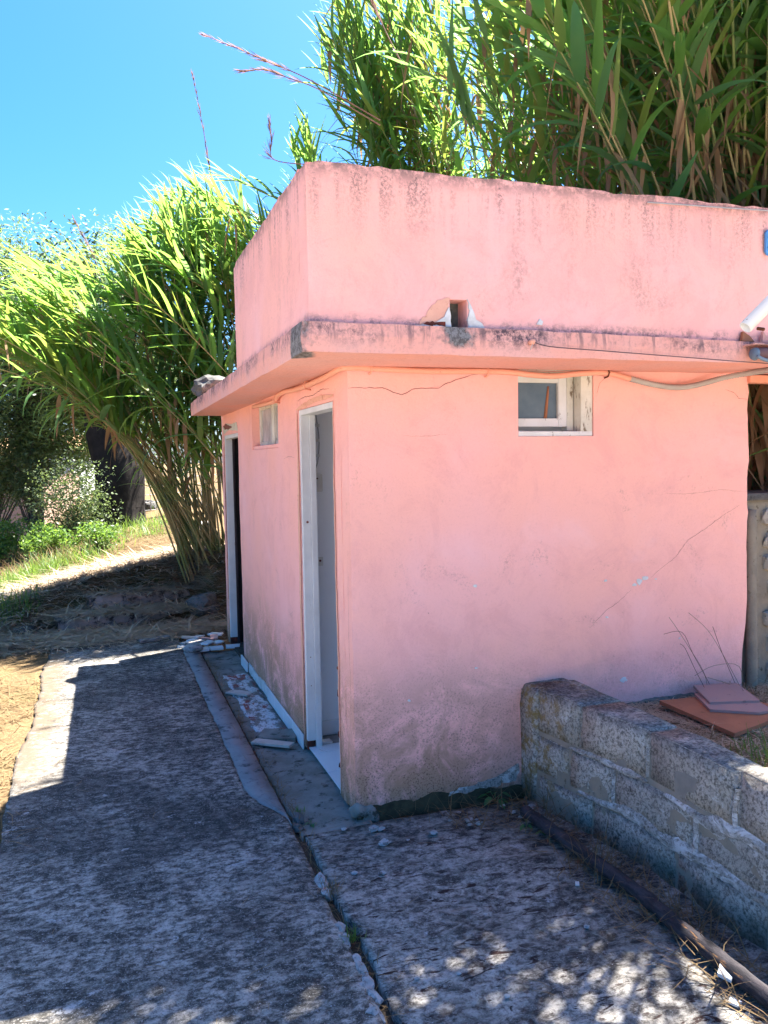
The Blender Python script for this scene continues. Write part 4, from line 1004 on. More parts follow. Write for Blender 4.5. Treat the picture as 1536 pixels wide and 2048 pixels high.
# ------------------------------------------------------------------ reeds
U = random.uniform
LSEG = 6
def leaf_shape(p0, droop, wr=.094, curl=0.0):
    V = []; x = z = 0.0
    for i in range(LSEG+1):
        t = i/LSEG
        w_ = wr*.5*(.45+.55*min(1, t/.18))*max(0.0, 1-t**2.1)
        p = p0-droop*t**1.4
        V += [(x, -w_, z+.35*w_), (x, 0, z), (x, w_, z+.35*w_)]
        x += math.cos(p)/LSEG; z += math.sin(p)/LSEG
    F = []
    for i in range(LSEG):
        a = i*3; b = a+3
        F += [(a, b, b+1, a+1), (a+1, b+1, b+2, a+2)]
    return np.array(V), np.array(F)
PITCH = [-75, -50, -25, 0, 25, 50, 75]; DROOP = [12, 50, 100]
LV = {}
LF = None
for i, p in enumerate(PITCH):
    for j, d in enumerate(DROOP):
        v, LF = leaf_shape(R(p), R(d)); LV[(i, j)] = v
LMESH = {}
def leaf_mesh(i, j, m):
    if (i, j, m) not in LMESH:
        me = bpy.data.meshes.new('leaf'); me.from_pydata(LV[(i, j)].tolist(), [], LF.tolist()); me.materials.append(LEAFM[m])
        me.polygons.foreach_set('use_smooth', np.ones(len(me.polygons), dtype=bool)); LMESH[(i, j, m)] = me
    return LMESH[(i, j, m)]
def bake(leaves, name, parent, mats):
    """leaves: (i,j,m,pos,yaw,scale)"""
    n = len(leaves); nv = 3*(LSEG+1); nf = len(LF)
    Va = np.empty((n*nv, 3)); Fa = np.empty((n*nf, 4), dtype=np.int64); mi = np.empty(n*nf, dtype=np.int32)
    for k, (i, j, m, p, yw, s, wy) in enumerate(leaves):
        v = LV[(i, j)]*np.array((s, s*wy, s)); c, sn = math.cos(yw), math.sin(yw)
        Va[k*nv:(k+1)*nv, 0] = v[:, 0]*c-v[:, 1]*sn+p[0]; Va[k*nv:(k+1)*nv, 1] = v[:, 0]*sn+v[:, 1]*c+p[1]; Va[k*nv:(k+1)*nv, 2] = v[:, 2]+p[2]
        Fa[k*nf:(k+1)*nf] = LF+k*nv; mi[k*nf:(k+1)*nf] = m
    return stuff(mk(name, Va, Fa, mats, parent, True, mi))
def cane_curve(root, h, az, tilt, bend, n=14):
    d = Vector((math.cos(az), math.sin(az), 0)); P = [Vector(root)]
    for i in range(n):
        t = (i+.5)/n; a = tilt+bend*t**1.3
        P.append(P[-1]+(d*math.sin(a)+Vector((0, 0, 1))*math.cos(a))*(h/n))
    return P
def reed_clump(label, loc, canes, group='giant reed clumps', dead=.18, yellow=.14, blue=.25, nobj=300, dens=1.0, bare=.28, L=(.42, .72)):
    T = thing('reed_clump', label, 'reeds', loc, group)
    leaves = []
    for (root, h, az, tilt, bend) in canes:
        P = cane_curve(root, h, az, tilt, bend); n = len(P)-1
        r0 = random.uniform(.010, .015)
        V, F = tubevf(P, [r0*(1-.75*i/n) for i in range(n+1)], 5, False); mk('cane', V, F, MT['cane'], T, True)
        plane = random.uniform(0, math.pi); nl = int(h/.112*dens)
        yel = random.random() < .25
        for q in range(nl):
            t = bare+(1.0-bare)*(q/nl)**.85; t = min(.999, t)
            f = t*n; i = int(f); p = P[i].lerp(P[i+1], f-i); tan = (P[i+1]-P[i]).normalized()
            side = plane+(math.pi if q % 2 else 0)+random.uniform(-.7, .7)
            ref = tan.orthogonal().normalized(); b2 = tan.cross(ref)
            out = ref*math.cos(side)+b2*math.sin(side)
            if out.z < -.4 and random.random() < .5: out = -out
            deadleaf = random.random() < dead*(1.6-1.5*t)
            if deadleaf:
                d = (out*random.uniform(.3, 1)+Vector((0, 0, -1))*random.uniform(.5, 1.6)).normalized(); m = 3; dj = random.choice((0, 0, 1)); s = random.uniform(.28, .5)
            else:
                al = R(random.uniform(20, 62))*(1-.55*max(0, (t-.7)/.3))
                d = tan*math.cos(al)+out*math.sin(al)
                rr = random.random(); m = 2 if rr < yellow*(2.2 if yel else .7)*(.5+t) else (1 if rr < yellow+blue else 0)
                dj = random.choice((0, 1, 1, 2, 2, 2)) if t < .8 else random.choice((0, 0, 1)); s = random.uniform(*L)*(1-.35*max(0, (t-.8)/.2))
            pit = math.degrees(math.asin(max(-1, min(1, d.z)))); pi_ = min(range(len(PITCH)), key=lambda k: abs(PITCH[k]-pit-random.uniform(-9, 9)))
            uu, vv, _z = proj(p)
            if uu < 320 and vv > 885: continue
            if p.y < .0 and vv > -420 and p.x < 2.6 and _z > .3: continue
            leaves.append((pi_, dj, m, tuple(p), math.atan2(d.y, d.x), s, U(.6, 1.3)))
    # the leaves nearest the viewer and inside the view become single leaf parts
    def key(l):
        u, v, z = proj(l[3])
        if z < .5 or not (-60 < u < 1600 and -60 < v < 2100): return 1e9
        return z/l[5]
    leaves.sort(key=key); near = leaves[:nobj]; rest = leaves[nobj:]
    base = Vector(loc)
    for (i, j, m, p, yw, s, wy) in near:
        if key((i, j, m, p, yw, s, wy)) > 1e8: rest.append((i, j, m, p, yw, s, wy)); continue
        o = bpy.data.objects.new('leaf', leaf_mesh(i, j, m)); COL.objects.link(o); o.parent = T
        o.location = Vector(p)-base; o.rotation_euler = (0, 0, yw); o.scale = (s, s*wy, s)
    if rest: bake(rest, 'foliage', T, LEAFM)
    return T
U = random.uniform
VB = [(-400, 540), (0, 500), (100, 490), (190, 430), (280, 340), (340, 300), (430, 325), (500, 320), (560, 290), (578, 100), (600, -60), (2500, -4000)]
def vb(u):
    for (a, p), (b, q) in zip(VB[:-1], VB[1:]):
        if a <= u < b: return p+(q-p)*(u-a)/(b-a)
    return 560 if u < 0 else -4000
def cane_ok(c):
    P = cane_curve(*c); tip = P[-1]+(P[-1]-P[-2]).normalized()*.42
    u, v, z = proj(tip)
    if z < 1.5 or v < vb(u+U(-45, 30))+U(-25, 15): return False
    for p in P[3:]+[tip]:
        u, v, z = proj(p)
        if p.y < -.15 and z > .3 and v > -90 and -50 < u < 1600: return False
        if u < 275 and v > 885: return False
        if u < 600 and v < vb(u)-8: return False
        sx, sy = p.x-.467*p.z, p.y-.2*p.z
        if -3.0 < sx < -1.12 and 1.0 < sy < 3.5: return False
        sx, sy = p.x-.467*(p.z-.5), p.y-.2*(p.z-.5)
        if 1.15 < sx < 2.4 and -1.6 < sy < -.78: return False
        if -3.4 < sx < .0 and 5.75 < sy < 9.5: return False
    return True
def canes(n, cx, cy, rx, ry, h, az, tilt, bend):
    out = []
    for k in range(n):
        a = U(0, 6.283); r = math.sqrt(U(0, 1)); x = cx+rx*r*math.cos(a); y = cy+ry*r*math.sin(a)
        for tr in range(60):
            c = ((x, y, tz(x, y)-.03), U(*h), R(U(*az)), R(U(*tilt)), R(U(*bend)))
            if cane_ok(c): out.append(c); break
    return out
LEFT = 199  # compass of "left in the picture", degrees from +X
# left clump beside the far end of the building
c1 = canes(18, .05, 5.75, .34, .26, (3.2, 4.5), (150, 250), (2, 14), (4, 26)) + canes(15, .0, 5.85, .32, .26, (3.2, 4.6), (165, 225), (12, 32), (5, 30)) + canes(10, .30, 5.9, .3, .3, (3.6, 4.7), (60, 300), (1, 8), (4, 20))
rc1 = reed_clump('tall reed clump with bare lower canes just beyond the far end of the building', (.05, 5.8, tz(.05, 5.8)), c1, dead=.14, yellow=.08, blue=.35, dens=.75, bare=.32)
c2 = canes(30, .0, 5.75, .34, .24, (3.2, 5.0), (172, 222), (14, 36), (10, 45)) + canes(16, .0, 5.7, .3, .22, (3.0, 4.6), (176, 222), (18, 36), (35, 80)) + canes(14, .1, 5.9, .4, .25, (3.6, 5.0), (165, 215), (6, 24), (8, 30))
rc2 = reed_clump('sprawling reed clump leaning far out to the left above the dark trunk', (.0, 5.75, tz(.0, 5.75)), c2, dead=.16, yellow=.18, blue=.30, dens=.8, bare=.32)
c3 = canes(22, 1.0, 5.1, .9, .7, (3.6, 4.9), (140, 230), (4, 24), (10, 50)) + canes(34, 1.5, 6.5, .7, .5, (4.2, 5.8), (165, 215), (8, 28), (25, 70)) + canes(24, 2.0, 6.7, .5, .4, (4.4, 5.6), (170, 212), (6, 22), (15, 55)) + canes(30, 1.55, 6.7, .55, .4, (4.0, 4.9), (150, 230), (0, 9), (2, 24))
rc3 = reed_clump('reed clump behind the roof slab with heads leaning left below the sky', (1.0, 5.1, tz(1, 5.1)), c3, dead=.12, yellow=.12, blue=.3, bare=.35)
c4 = canes(48, 2.3, 5.9, .7, .6, (5.0, 6.8), (165, 215), (4, 26), (15, 60)) + canes(26, 2.0, 5.6, .6, .5, (4.0, 5.2), (165, 215), (3, 18), (20, 60)) + canes(40, 3.3, 6.0, .7, .6, (5.2, 7.0), (165, 212), (12, 28), (25, 65))
rc4 = reed_clump('reed clump hanging over the parapet at its left corner against blue sky', (2.3, 5.9, tz(2.3, 5.9)), c4, dead=.28, yellow=.18, blue=.3, bare=.25)
c5 = canes(50, 3.0, 2.0, .5, .8, (3.8, 5.4), (140, 260), (2, 22), (5, 40)) + canes(30, 3.6, 3.4, .7, .8, (4.4, 5.8), (120, 260), (2, 20), (5, 30)) + canes(46, 3.6, 5.6, .9, .8, (5.2, 6.8), (150, 230), (1, 18), (5, 45))
rc5 = reed_clump('dense reed clump rising behind the middle of the parapet', (3.1, 2.4, 1.3), c5, dead=.55, yellow=.14, blue=.35, bare=.12)
c6 = canes(48, 3.2, 1.05, .55, .45, (3.8, 5.4), (120, 280), (1, 18), (5, 34)) + canes(14, 2.9, .75, .3, .2, (3.6, 4.8), (180, 265), (10, 26), (15, 45)) + canes(100, 3.35, .75, .6, .3, (4.4, 5.8), (195, 262), (6, 22), (25, 70))
rc6 = reed_clump('reed clump with tan hanging dead leaves behind the right end of the parapet', (3.1, .95, 1.3), c6, dead=.70, yellow=.10, blue=.40, bare=.08)
c7 = canes(40, 4.3, 1.6, .6, 1.0, (4.0, 5.6), (100, 280), (1, 16), (5, 30)) + canes(26, 4.6, 3.6, .8, 1.0, (4.4, 5.8), (100, 280), (1, 14), (5, 25))
rc7 = reed_clump('farthest right reed clump, seen through the gap at the right of the pink wall', (4.4, 2.4, 1.3), c7, dead=.5, yellow=.12, blue=.35, bare=.15)
# fallen dry canes in the gap right of the pink wall
for k in range(9):
    x = 2.35+.06*k; a = Vector((x, .6+.1*(k % 3), 1.25)); b = a+Vector((U(-.1, .7), U(-.1, .3), U(.8, 1.3)))
    tube('dry_cane', [a, a.lerp(b, .5)+Vector((U(-.04, .04), 0, 0)), b], [.016, .013, .008], MT['straw2'] if k % 2 else MT['cane'], rc6, 6)
# flower plumes
def plume(pts, d, parent, L=.5, wd=.05):
    W = [atd(u, v, d) for u, v in pts]; C = smoothline(W, 8); n = len(C); parts = []
    parts.append(tubevf(C, [.006*(1-.7*i/n) for i in range(n)], 5, False))
    for k in range(90):
        t = U(.35, .98); i = int(t*(n-1)); p = C[i]; tan = (C[min(i+1, n-1)]-C[i-1]).normalized()
        o = tan.orthogonal(); o.rotate(Matrix.Rotation(U(0, 6.28), 3, tan)); d_ = (tan*U(1.2, 2.2)+o*U(.1, .35)).normalized(); l = U(.08, .2)*(1.1-t*.6)
        w_ = d_.cross(Vector((U(-1, 1), U(-1, 1), U(-1, 1)))).normalized()*.004
        q = p+d_*l; m = p.lerp(q, .5)
        parts.append(([tuple(p), tuple(m+w_), tuple(q), tuple(m-w_)], [(0, 1, 2, 3)]))
    V, F = join(parts); return mk('plume', V, F, MT['plume'], parent)
plume([(470, 480), (425, 360), (405, 250), (384, 145)], 9.0, rc1)
plume([(640, 330), (550, 320), (543, 280), (538, 240)], 7.8, rc3)
plume([(760, 240), (620, 160), (540, 125), (470, 95), (408, 70)], 6.9, rc4)
plume([(760, 250), (640, 180), (575, 155), (530, 140), (478, 142)], 6.8, rc4)
plume([(800, 120), (770, 60), (745, 0), (735, -60)], 6.5, rc5)
plume([(215, 600), (190, 520), (165, 470), (148, 440)], 10, rc2)

# ------------------------------------------------------------------ trees and shrubs on the left
def leafcloud(pts, size, aspect=.45):
    """small leaf faces at pts (N,3)"""
    n = len(pts); P = np.asarray(pts); a = rng.uniform(0, 6.283, n); e = rng.uniform(-.9, .9, n)
    d = np.stack([np.cos(a)*np.cos(e), np.sin(a)*np.cos(e), np.sin(e)], 1)
    r = rng.normal(size=(n, 3)); s = np.cross(d, r); s /= np.linalg.norm(s, axis=1)[:, None]
    L = (size*rng.uniform(.6, 1.3, n))[:, None]
    V = np.stack([P, P+d*L*.5+s*L*aspect*.5, P+d*L, P+d*L*.5-s*L*aspect*.5], 1).reshape(-1, 3)
    return V, np.arange(n*4).reshape(n, 4)
def crown_points(c, rad, n, clumps, sp=.22, shell=.55):
    out = []
    cs = []
    for k in range(clumps):
        v = rng.normal(size=3); v /= np.linalg.norm(v); r = rng.uniform(shell, 1.0); cs.append(np.array(c)+v*r*np.array(rad))
    cs = np.array(cs); idx = rng.integers(0, clumps, n); spn = sp*rng.uniform(.5, 1.5, clumps)
    return cs[idx]+np.clip(rng.normal(size=(n, 3)), -1.25, 1.25)*np.array(rad)*spn[idx][:, None], cs
def tree(name, label, base, trunk_r, trunk_h, crown_c, rad, n, clumps, lsize, mat, bark, cat='tree', aspect=.4, sp=.2, twigs=40, group=None):
    T = thing(name, label, cat, base, group)
    tr_ = trunk_r
    P = smoothline([base, (base[0]+.05, base[1], base[2]+trunk_h*.5), (base[0]*.6+crown_c[0]*.4, base[1]*.6+crown_c[1]*.4, base[2]+trunk_h), (crown_c[0], crown_c[1], crown_c[2])], 6)
    m = len(P); V, F = tubevf(P, [trunk_r*(1.25-.25*min(1, i/3))*(1-.75*max(0, (i-m*.55)/(m*.45))) for i in range(m)], 18, False)
    V = [(x+trunk_r*.16*nz(x*5, y*5, z*1.1), y+trunk_r*.16*nz(x*5+9, y*5, z*1.1), z) for x, y, z in V]
    mk('trunk', V, F, bark, T, True)
    pts, cs = crown_points(crown_c, rad, n, clumps, sp)
    top = Vector(P[-1]); parts = []
    for k in range(min(twigs, len(cs))):
        st_ = P[int(U(.5, 1)*(m-1))]; e = Vector(cs[k]); mid = st_.lerp(e, .5)+Vector((U(-.1, .1), U(-.1, .1), U(0, .2)))
        parts.append(tubevf([st_, mid, e], [trunk_r*.13+.01, trunk_r*.06+.006, .004], 5, False))
    V, F = join(parts); mk('limbs', V, F, MT['branch'] if bark is not MT['bark'] else bark, T, True)
    V, F = leafcloud(pts, lsize, aspect); stuff(mk('crown', V, F, mat, T)); return T
def ground_at(u, v):
    lo = 5.0
    for k in range(4000):
        p = atd(u, v, lo)
        if p.z < tz(p.x, p.y): return p
        lo += .02
    return p
g = ground_at(238, 1052)
tree('black_trunk_tree', 'big black trunked tree standing behind the reeds on the slope', (g.x, g.y, g.z-.1), .40, 2.0, (g.x-.3, g.y+.6, g.z+3.4), (2.0, 1.6, 1.3), 9000, 70, .09, MT['dark_leaf'], MT['bark'])  # bark and crown leaves both coloured near black
p = atd(60, 760, 14.5)
tree('feathery_tree', 'pale feathery tree behind the reeds at the left edge under the sky', (p.x, p.y, tz(p.x, p.y)-.1), .10, 2.2, (p.x, p.y, p.z+.2), (1.5, 1.3, 2.5), 36000, 320, .10, MT['willow'], MT['branch'], aspect=.25, sp=.13, twigs=320)
p = atd(200, 720, 15.5)
tree('feathery_tree', 'second feathery tree, right of the pale one and behind the reed heads', (p.x, p.y, tz(p.x, p.y)-.1), .10, 2.2, (p.x, p.y, p.z), (1.7, 1.3, 2.5), 36000, 320, .10, MT['willow'], MT['branch'], aspect=.25, sp=.13, twigs=320)
p = atd(-30, 900, 14)
tree('olive_tree', 'grey green olive tree at the far left in front of the tiled roof', (p.x, p.y, tz(p.x, p.y)-.1), .07, .5, (p.x, p.y, p.z), (1.0, .8, .9), 12000, 120, .075, MT['olive'], MT['branch'], aspect=.3, sp=.18)
p = atd(60, 950, 14)
tree('olive_tree', 'thin young olive growing before the distant tiled house', (p.x, p.y, tz(p.x, p.y)-.1), .03, .4, (p.x, p.y, p.z), (.42, .4, .5), 5200, 60, .06, MT['olive'], MT['branch'], aspect=.3, sp=.2)
def shrub(label, u, v, rad, n, ls, mat, name='shrub', cl=40, asp=.45):
    q = ground_at(u, v)
    T = thing(name, label, 'shrub', (q.x, q.y, q.z))
    pts, cs = crown_points((q.x, q.y, q.z+rad[2]*.75), rad, n, cl, .2, .3)
    pts[:, 2] = np.maximum(pts[:, 2], q.z+.01)
    parts = [tubevf([(q.x, q.y, q.z-.05), tuple(np.array((q.x, q.y, q.z+.05))*.5+c*.5), tuple(c)], [.012, .007, .003], 4, False) for c in cs[:18]]
    V, F = join(parts); mk('stems', V, F, MT['branch'], T)
    V, F = leafcloud(pts, ls, asp); stuff(mk('foliage', V, F, mat, T)); return T
shrub('broad green shrub at the left edge below the olive tree', 20, 1130, (.60, .5, .42), 4200, .06, MT['shrub'])
shrub('bright green shrub between the left edge and the trunk', 105, 1120, (.42, .4, .30), 2600, .055, MT['shrub'])
shrub('twiggy grey green shrub just left of the black trunk', 150, 1090, (.62, .4, .80), 5200, .05, MT['olive'], cl=60)
shrub('low leafy shrub at the foot of the black trunk', 200, 1105, (.32, .25, .24), 1200, .05, MT['shrub'])
shrub('dark green hedge bush far left behind the broad shrub', 20, 1050, (1.0, .5, .6), 6500, .07, MT['shrub'])
# sapling sprig in front of the trunk
shrub('small bright sapling in front of the black trunk', 188, 1068, (.12, .1, .42), 260, .06, MT['grass'], 'sapling', 10)

# grass and straw
def blades(name, pts, L, wd, mat, flat=.9, bend=.4, up=None):
    n = len(pts); P = np.asarray(pts); a = rng.uniform(0, 6.283, n); l = rng.uniform(L[0], L[1], n); ww = rng.uniform(wd[0], wd[1], n)
    el = np.abs(rng.normal(0, 1, n))*.16*(1-flat)*6+.02 if up is None else rng.uniform(up[0], up[1], n)
    d = np.stack([np.cos(a)*np.cos(el), np.sin(a)*np.cos(el), np.sin(el)], 1); s = np.stack([-np.sin(a), np.cos(a), np.zeros(n)], 1)
    kink = rng.uniform(-bend, bend, n); d2 = np.stack([np.cos(a+kink)*np.cos(el-.3*bend), np.sin(a+kink)*np.cos(el-.3*bend), np.sin(el-.3*bend if up is None else el-bend)], 1)
    m = P+d*(l*.5)[:, None]; e = m+d2*(l*.5)[:, None]
    if up is None: e[:, 2] = np.maximum(e[:, 2], P[:, 2])
    V = np.stack([P-s*ww[:, None]*.5, P+s*ww[:, None]*.5, m+s*ww[:, None]*.45, m-s*ww[:, None]*.45, e+s*ww[:, None]*.08, e-s*ww[:, None]*.08], 1).reshape(-1, 3)
    b = np.arange(n)[:, None]*6; F = np.concatenate([b+np.array([[0, 1, 2, 3]]), b+np.array([[3, 2, 4, 5]])], 0)
    return mk(name, V, F, mat)
def scatter(n, x0, x1, y0, y1, zf, keep=None, dz=.004):
    out = []
    while len(out) < n:
        x, y = U(x0, x1), U(y0, y1)
        if keep and not keep(x, y): continue
        out.append((x, y, zf(x, y)+dz+U(0, .012)))
    return out
k1 = lambda x, y: x < -1.46+.10*nz(y, 1, 0, 3) and nz(x, y, 0, 1.6) > -.35
def lab(o, l, c): tag(o, l, c); return stuff(o)
lab(blades('straw_litter', scatter(9000, -3.6, -1.3, .3, 5.0, tz, k1), (.06, .26), (.0025, .006), MT['straw']), 'pale dry straw lying on the ground left of the concrete path', 'straw')
lab(blades('straw_litter', scatter(3200, -2.1, .02, 4.15, 5.0, lambda x, y: max(tz(x, y), .002 if y < 4.35 and -1.5 < x < -.4 else -1)), (.08, .32), (.005, .011), MT['litter'], .85), 'pale dry straw strewn between the path end and the lower step', 'straw')
k2 = lambda x, y: not (-1.5 < x < -.15 and 4.8 < y < 5.5)
lab(blades('straw_litter', scatter(11000, -2.9, .5, 4.5, 9.5, tz, k2), (.10, .38), (.004, .009), MT['straw']), 'dry straw covering the bank behind the steps', 'straw')
lab(blades('reed_litter', scatter(13000, -2.2, .35, 4.4, 6.6, lambda x, y: max(tz(x, y), .13*(-1.45 < x < -.2 and 4.9 < y < 5.4), .275*(-1.2 < x < -.15 and 5.3 < y < 6)), None), (.10, .42), (.007, .015), MT['litter'], .85), 'old brown reed litter around the steps and below the reed canes', 'litter')
lab(blades('needle_litter', scatter(9000, 1.12, 2.7, -1.8, .02, bedz), (.05, .20), (.003, .006), MT['litter']), 'brown needles and dry stalks covering the raised bed', 'litter')
lab(blades('straw_litter', scatter(1100, 1.25, 2.3, -1.0, -.45, bedz), (.06, .2), (.003, .005), MT['straw']), 'pale straw on the raised bed near the block wall', 'straw')
dl_ = scatter(420, .60, .87, -1.9, -.25, lambda x, y: .0) + scatter(140, .35, .85, -.34, -.10, lambda x, y: .0)
lab(blades('stalk_litter', dl_, (.04, .22), (.002, .0045), MT['straw'], .6, .6), 'dry stalks collected along the charred pole and wall foot', 'litter')
dl_ = [(jx(y)+U(-.03, .06), y, -.02) for y in [U(-1.5, 3.4) for _ in range(700)]]
lab(blades('joint_litter', dl_, (.03, .12), (.0015, .003), MT['straw'], .5, .6), 'dry grass bits caught in the crack along the path', 'litter')
dl_ = scatter(120, -1.4, .7, -1.4, 3.6, lambda x, y: .004)
lab(blades('stray_straw', dl_, (.03, .14), (.0015, .003), MT['straw'], .95, .5), 'few stray straws lying loose on the dark concrete', 'straw')
def tuft(label, x, y, z, n, L, r, mat, name='grass_tuft', wd=(.003, .006), up=(.6, 1.45), bend=.5, cat='grass'):
    pts = [(x+rng.normal()*r, y+rng.normal()*r, z) for _ in range(n)]
    o = blades(name, pts, L, wd, mat, up=up, bend=bend); tag(o, label, cat); return o
gk = lambda x, y: nz(x, y, 2, 1.3) > -.05
pts = []
for (u, v, r, n) in ((90, 1150, .30, 700), (30, 1170, .35, 700), (10, 1225, .16, 420), (300, 1072, .16, 160), (310, 1050, .3, 260), (215, 1075, .35, 500), (140, 1130, .3, 500), (350, 1045, .2, 120), (60, 1100, .5, 800), (130, 1060, .6, 700)):
    q = ground_at(u, v)
    for _ in range(n):
        x, y = q.x+rng.normal()*r, q.y+rng.normal()*r; pts.append((x, y, tz(x, y)))
lab(blades('grass', pts, (.10, .34), (.004, .009), MT['grass'], up=(.5, 1.4), bend=.6), 'green grass growing in patches on the bank at the left', 'grass')
pts = scatter(2600, -5.5, -1.2, 6.6, 13, tz, lambda x, y: nz(x, y, 5, .9) > 0)
lab(blades('dry_grass', pts, (.12, .40), (.004, .009), MT['straw'], up=(.6, 1.4), bend=.6), 'tall dry grass among the shrubs on the far bank', 'grass')
tuft('small green grass tuft sprouting from the crack between path and pad', -.285, -.885, -.01, 34, (.03, .075), .012, MT['grass'], wd=(.002, .004))
tuft('yellowing grass tuft in the crack, farther from the viewer than the green one', -.275, -.58, -.01, 60, (.03, .08), .02, MT['straw'], wd=(.0015, .003))
tuft('tiny green tuft in the joint beside the near doorway', -.225, .17, -.02, 24, (.03, .06), .012, MT['grass'], wd=(.002, .004))
tuft('dry grass tuft standing by the charred pole', .74, -.80, .0, 70, (.08, .22), .06, MT['straw'], wd=(.002, .004))
tuft('second dry grass tuft behind the charred pole, nearer the viewer', .82, -1.25, .0, 50, (.06, .2), .06, MT['straw'], wd=(.002, .004))
tuft('sunlit grass tuft on the raised bed right of the block wall', 1.52, -.85, bedz(1.5, -.85), 120, (.06, .18), .07, MT['grass'])
tuft('dry grass at the foot of the pink wall beside the stone wall', 2.12, -.12, .35, 120, (.06, .22), .09, MT['straw'], wd=(.002, .004), up=(.1, .9))
tuft('few dry blades in front of the mossy wall foot', .25, -.10, .0, 30, (.05, .12), .09, MT['straw'], wd=(.0015, .003), up=(.1, 1.1))
# tall dry stalks against the pink wall
dsk = thing('dry_stalks', 'thin bare dry grass stalks standing against the lower right of the pink wall', 'stalks', (1.85, -.08, .36))
for k, pts in enumerate(([(1.88, .47), (1.78, .62), (1.70, .73), (1.66, .78)], [(1.90, .42), (1.80, .58), (1.73, .70), (1.62, .70)], [(2.08, .40), (1.98, .56), (1.88, .70), (1.76, .80)], [(2.04, .42), (1.96, .58), (1.90, .72)], [(2.06, .50), (1.90, .52), (1.78, .48)], [(1.84, .40), (1.77, .52), (1.71, .63), (1.68, .655)], [(2.02, .40), (1.90, .45), (1.84, .47)])):
    tube('stalk', smoothline([(x, -.03-.012*k, z) for x, z in [(pts[0][0]+.03, .34)]+list(pts)], 4), .0012, MT['rot'] if k % 2 else MT['straw2'], dsk, 5)
# leafy weeds at the wall foot
def weed(label, x, y, z, n, L):
    T = thing('weed', label, 'weed', (x, y, z))
    for k in range(n):
        a = 6.283*k/n+U(-.4, .4); el = U(.15, .9); l = L*U(.7, 1.2)
        b = Vector((x+math.cos(a)*l*.5*math.cos(el), y+math.sin(a)*l*.5*math.cos(el), z+l*.6*math.sin(el)+.01)); d = Vector((math.cos(a), math.sin(a), -.15)); s = Vector((-math.sin(a), math.cos(a), U(-.3, .3)))
        tube('stem', [(x, y, z-.005), tuple(b)], .0015, MT['weed'], T, 4)
        V = []; F = []
        for i, (t, w_) in enumerate(((0, .06), (.25, .32), (.5, .40), (.75, .28), (1, .02))):
            c = b+d*(l*.6*t)+Vector((0, 0, -.25*l*t*t)); V += [c-s*(w_*l*.45)+Vector((0, 0, .01*l)), c, c+s*(w_*l*.45)+Vector((0, 0, .01*l))]
        for i in range(4): F += [(i*3, i*3+3, i*3+4, i*3+1), (i*3+1, i*3+4, i*3+5, i*3+2)]
        mk('leaf', [tuple(v) for v in V], F, MT['weed'], T, True)
weed('dark green leafy weed at the foot of the pink wall near the block wall', .66, -.07, .0, 7, .075)
weed('small green weed at the upper end of the charred pole', .655, -.37, .0, 5, .06)
weed('tiny weed between the leafy weed and the charred pole end', .70, -.45, .0, 4, .045)
weed('little weed with round leaves in the apron joint near the pink corner', -.20, .02, -.02, 4, .035)

# ------------------------------------------------------------------ far things at the left
p0 = atd(-190, 932, 30); p1 = atd(92, 932, 30); dX = (p1-p0); dX.z = 0; Lh = dX.length; dX.normalize(); dY = Vector((-dX.y, dX.x, 0))
H = thing('distant_house', 'distant low house with orange tiled roof seen between the trees at the far left', 'house', (p0.x, p0.y, -1.5))
def hb(name, a, b, c, d, z0, z1, mat, parent=H):
    P = [p0+dX*u+dY*v for u, v in ((a, c), (b, c), (b, d), (a, d))]
    V = [(q.x, q.y, z) for z in (z0, z1) for q in P]
    return mk(name, V, [(0,3,2,1),(4,5,6,7),(0,1,5,4),(1,2,6,5),(2,3,7,6),(3,0,4,7)], mat, parent)
hb('wall', 0, Lh, 0, 5, -2, 1.85, MT['far_brick']); hb('window', Lh-2.6, Lh-1.9, -.05, 0, .6, 1.5, MT['far_dark'])
q = [(-.3, 1.85, -.3), (Lh+.2, 1.85, -.3), (Lh+.2, 2.75, 2.5), (-.3, 2.75, 2.5), (Lh+.2, 1.85, 5.2), (-.3, 1.85, 5.2)]
RV = [tuple(p0+dX*a+dY*c+Vector((0, 0, z-p0.z))) for a, z, c in q]
rf = mk('roof', RV+[(x, y, z-.12) for x, y, z in RV], [(0, 1, 2, 3), (3, 2, 4, 5), (0, 3, 5, 11, 9, 6), (1, 7, 8, 10, 4, 2), (0, 6, 7, 1), (5, 4, 10, 11)], MT['roof_tile'], H)
for k in range(26):
    a = -.2+(Lh+.3)*k/25; A = p0+dX*a+dY*-.32; Bq = p0+dX*a+dY*2.48
    tube('roof_tile_row', [(A.x, A.y, 1.88), (Bq.x, Bq.y, 2.78)], .08, MT['roof_tile'], rf, 6)
p2 = atd(97, 932, 27); p3 = atd(150, 932, 27); d2 = (p3-p2); d2.z = 0; l2 = d2.length; d2.normalize(); n2 = Vector((-d2.y, d2.x, 0))
H2 = thing('white_shed', 'small distant white gabled wall left of the black trunk', 'shed', (p2.x, p2.y, -1.5))
pr = [(0, -1.5), (l2, -1.5), (l2, 2.05), (l2*.5, 2.55), (0, 2.05)]
V = [tuple(p2+d2*u+n2*c+Vector((0, 0, z-p2.z))) for c in (0, 2.5) for u, z in pr]
mk('gable_wall', V, [(0, 1, 2, 3, 4), (9, 8, 7, 6, 5), (0, 5, 6, 1), (1, 6, 7, 2), (4, 9, 5, 0)], MT['far_wall'], H2)
V = [tuple(p2+d2*u+n2*c+Vector((0, 0, z-p2.z))) for c in (-.15, 2.6) for u, z in ((-.15, 2.03), (l2*.5, 2.63), (l2+.15, 2.03), (-.15, 1.97), (l2*.5, 2.56), (l2+.15, 1.97))]
